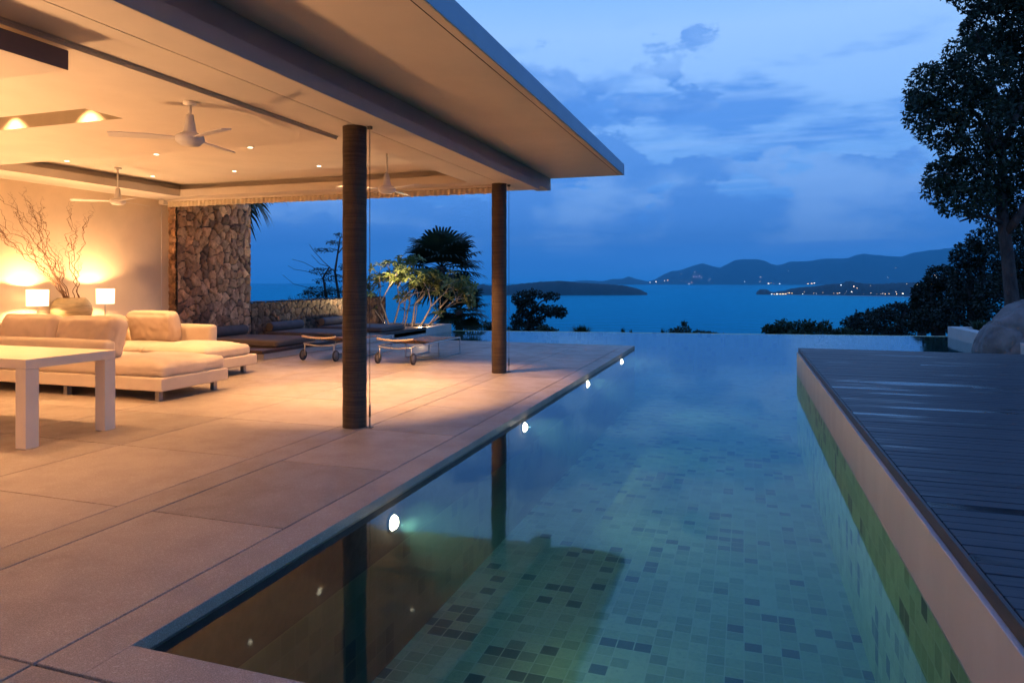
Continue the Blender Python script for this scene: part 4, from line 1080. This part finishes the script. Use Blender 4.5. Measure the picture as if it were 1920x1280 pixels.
R_FAR = [(1060, 530), (1085, 526), (1100, 525.5), (1130, 527), (1147, 523), (1168, 522.5), (1178, 518), (1192, 522.5), (1215, 527.5), (1228, 524), (1243, 515), (1260, 508), (1272, 507.5), (1285, 503.5), (1302, 498), (1318, 493.5), (1335, 499), (1350, 502), (1362, 496), (1378, 488), (1395, 486), (1420, 486), (1435, 489), (1446, 495), (1456, 497.5), (1465, 496), (1480, 491), (1497, 490.5), (1520, 489), (1535, 486.5), (1550, 485), (1575, 485), (1590, 483.5), (1606, 478), (1620, 475.5), (1640, 478), (1665, 480), (1690, 481), (1710, 475), (1740, 470), (1766, 466.5), (1800, 463), (1830, 461), (1860, 459), (1900, 462), (1950, 470), (2010, 480), (2100, 500)]
far = ridge('far_hills', R_FAR, 10400, 2600, M_HILL, 22, 420, .20, 3)
R_ISL = [(800, 549), (830, 541), (860, 536), (885, 534), (905, 533), (930, 537), (950, 535.5), (985, 531), (1010, 528.8), (1050, 526.5), (1068, 527.5), (1085, 530), (1100, 530.5), (1130, 532.5), (1150, 533.5), (1172, 536), (1185, 538.5), (1198, 542), (1208, 547), (1214, 551.2)]
isl = ridge('island', R_ISL, 2850, 420, M_ISLE, 12, 420, .2, 8, tree=5.0)
R_HEAD = [(1418, 548.5), (1424, 543), (1437, 542), (1444, 547), (1452, 549), (1460, 546), (1470, 546), (1480, 542), (1500, 539), (1520, 537.5), (1545, 534.5), (1560, 532.5), (1575, 532), (1588, 528), (1598, 527), (1608, 531), (1640, 532.5), (1680, 531), (1720, 529.5), (1760, 526.5), (1800, 522), (1850, 518), (1920, 512), (2020, 505)]
hs = lambda u: 2950-(max(0, u-1450)/300)**1.2*420
head = ridge('headland', R_HEAD, 2900, 520, M_ISLE, 14, 460, .2, 12, shore=hs, tree=5.0)
mb = MB()
prev = None
for i in range(61):
    u = 1470+i*6.0; d0 = hs(u)-10; d1 = d0-45*min(1, i/25)-4
    a = W(u, 0, d0); b = W(u, 0, d1); a.z = SEA+.8; b.z = SEA+.12; k = len(mb.v); mb.v += [a, b]
    if prev is not None: mb._f((prev, prev+1, k+1, k))
    prev = k
tag(mb.build('beach', simple('pale_sand', (.34, .33, .34), .9, .1, .1)), kind='structure')

# ---- lit houses across the bay
M_HW = simple('house_wall', (.35, .33, .30), .9, .1, .5); M_HR = simple('house_roof', (.10, .06, .05), .9, .1, .5)
LIT = [emitter('lit_windows_%s' % n, c, s) for n, c, s in (('warm', (1, .62, .28), 5.0), ('white', (1, .88, .70), 7.0), ('cool', (.75, .88, 1.0), 6.0), ('faint', (1, .75, .5), 1.8))]
def house(u, d, z, s, mat, label, group, name='lit_house'):
    c = W(u, 0, d); c.z = z; mb = MB(); ang = math.atan2(c.x, c.y); Rm = Matrix.Translation(c) @ Matrix.Rotation(-ang, 4, 'Z')
    w, dp, h = s*1.5, s, s*.75
    mb.mi = 0; mb.box(-w/2, w/2, 0, dp, -s*.8, h, Rm)
    mb.mi = 2; mb.box(-w*.42, w*.42, -s*.04, -.001*s, h*.15, h*.85, Rm)
    mb.mi = 1; k = len(mb.v); q = [(-w*.58, -s*.1, h), (w*.58, -s*.1, h), (w*.58, dp*1.1, h), (-w*.58, dp*1.1, h), (-w*.4, dp*.5, h*1.5), (w*.4, dp*.5, h*1.5)]
    mb.v += [Rm @ Vector(e) for e in q]
    for f in ((0, 1, 5, 4), (1, 2, 5), (2, 3, 4, 5), (3, 0, 4), (3, 2, 1, 0)): mb._f(tuple(k+e for e in f))
    o = mb.build(name, [M_HW, M_HR, mat], origin=c); tag(o, label, 'house', group)
def head_z(u, f):
    H = 1.4+(HZ-head[0](u))/FX*(hs(u)+260)-SEA
    return SEA+max(.5, H*math.sin(math.pi*min(f, .5))**.85)
rng = random.Random(5)
HL = [(1447, .02, 7, 2), (1452, .02, 6, 0), (1457, .03, 9, 1), (1463, .02, 9, 0), (1468, .02, 10, 0), (1473, .03, 9, 0), (1480, .07, 8, 0), (1485, .06, 6, 0), (1476, .10, 5, 3), (1508, .10, 5, 3), (1505, .02, 4, 1), (1526, .04, 4, 0), (1531, .03, 6, 2), (1543, .06, 5, 3), (1563, .03, 6, 0), (1570, .03, 6, 0), (1574, .04, 5, 1), (1585, .02, 5, 1),
      (1597, .06, 6, 1), (1588, .07, 3, 2), (1601, .20, 6, 1), (1607, .17, 5, 0), (1633, .05, 6, 0), (1652, .03, 6, 0), (1655, .04, 6, 1), (1660, .03, 6, 0), (1667, .04, 5, 0), (1681, .03, 6, 0), (1680, .08, 4, 1), (1693, .04, 8, 1), (1711, .04, 8, 1), (1723, .05, 6, 2), (1620, .03, 4, 3), (1644, .03, 4, 3), (1549, .03, 3, 3), (1518, .05, 3, 3), (1577, .30, 6, 2), (1720, .30, 5, 1), (1700, .34, 5, 3), (1632, .30, 4, 3)]
ORD = ['first', 'second', 'third', 'fourth', 'fifth', 'sixth', 'seventh', 'eighth', 'ninth', 'tenth', 'eleventh', 'twelfth', 'thirteenth', 'fourteenth', 'fifteenth', 'sixteenth', 'seventeenth', 'eighteenth', 'nineteenth']
TEN = ['twentieth', 'thirtieth', 'fortieth']; TN = ['twenty', 'thirty', 'forty']
def ordw(i):
    i += 1
    return ORD[i-1] if i < 20 else (TEN[i//10-2] if i % 10 == 0 else TN[i//10-2]+' '+ORD[i % 10-1])
GLOW = ['warm orange', 'bright white', 'cool white', 'faint']
HL.sort()
for ih, (u, f, s, k) in enumerate(HL):
    d = hs(u)+520*f+(0 if f > .05 else 6)
    house(u, d, head_z(u, f)+.3, s*.44, LIT[k], '%s lit house on the headland across the bay, %s from its tip' % (GLOW[k], ordw(ih)), 'lit houses on the headland across the bay')
FL = [(1219, 530.0, 16, 2), (1230, 529.0, 26, 1), (1246, 527.0, 20, 1), (1252, 526.3, 22, 0), (1277, 527, 12, 2), (1292, 533, 18, 1), (1297, 530, 16, 0), (1303, 511, 18, 2), (1305, 519.5, 12, 1), (1301, 519, 14, 1), (1311, 518.5, 12, 1), (1315, 521, 14, 1), (1330, 526, 14, 2), (1332, 524, 12, 2), (1319, 531, 10, 3), (1277.5, 513.8, 10, 2), (1396, 528.5, 14, 2),
      (1426, 520.5, 26, 3), (1425, 528.2, 14, 1), (1441, 532.7, 30, 1), (1446, 531, 18, 0), (1451, 532, 14, 3), (1462, 533, 24, 2), (1478.5, 508.8, 15, 2), (1515, 533.0, 30, 0), (1522, 532.5, 34, 0), (1527, 531.8, 26, 1), (1665, 520.7, 18, 2), (1679, 503.3, 14, 3), (1757, 521, 30, 1), (1753, 517, 22, 0), (1240, 532, 8, 3), (1262, 531, 9, 3), (1286, 529, 9, 3), (1336, 531, 9, 3)]
FL.sort()
for ih, (u, v, s, k) in enumerate(FL):
    # on the front slope of the far hills, where the sight line meets it
    best = None
    for q in range(1, 60):
        f = .5*q/60; d = 10400+2600*f; H = 1.4+(HZ-far[0](u))/FX*11700-SEA; zs = SEA-.5+max(0, H)*math.sin(math.pi*f)**.85; zr = 1.4+(HZ-v)/FX*d
        if zs >= zr: best = (d, zr); break
    if best is None: best = (10480, max(SEA+2, 1.4+(HZ-v)/FX*10480))
    house(u, best[0]-60, best[1]+4, s*.46, LIT[k], '%s lit house on the far hills, %s from their island end' % (GLOW[k], ordw(ih)), 'lit houses on the far hills')

# ---- haze over the bay
mb = MB(); mb.box(-14950, 14950, -14950, 14950, SEA-8, 900)
m, t = material('haze_air')
pv = t.add('ShaderNodeVolumePrincipled', i_Color=(.16, .70, 1.0), i_Density=8.5e-5, i_Anisotropy=0.0)
t.add('ShaderNodeOutputMaterial', i_Volume=pv)
hz = mb.build('haze', m); tag(hz, kind='stuff')
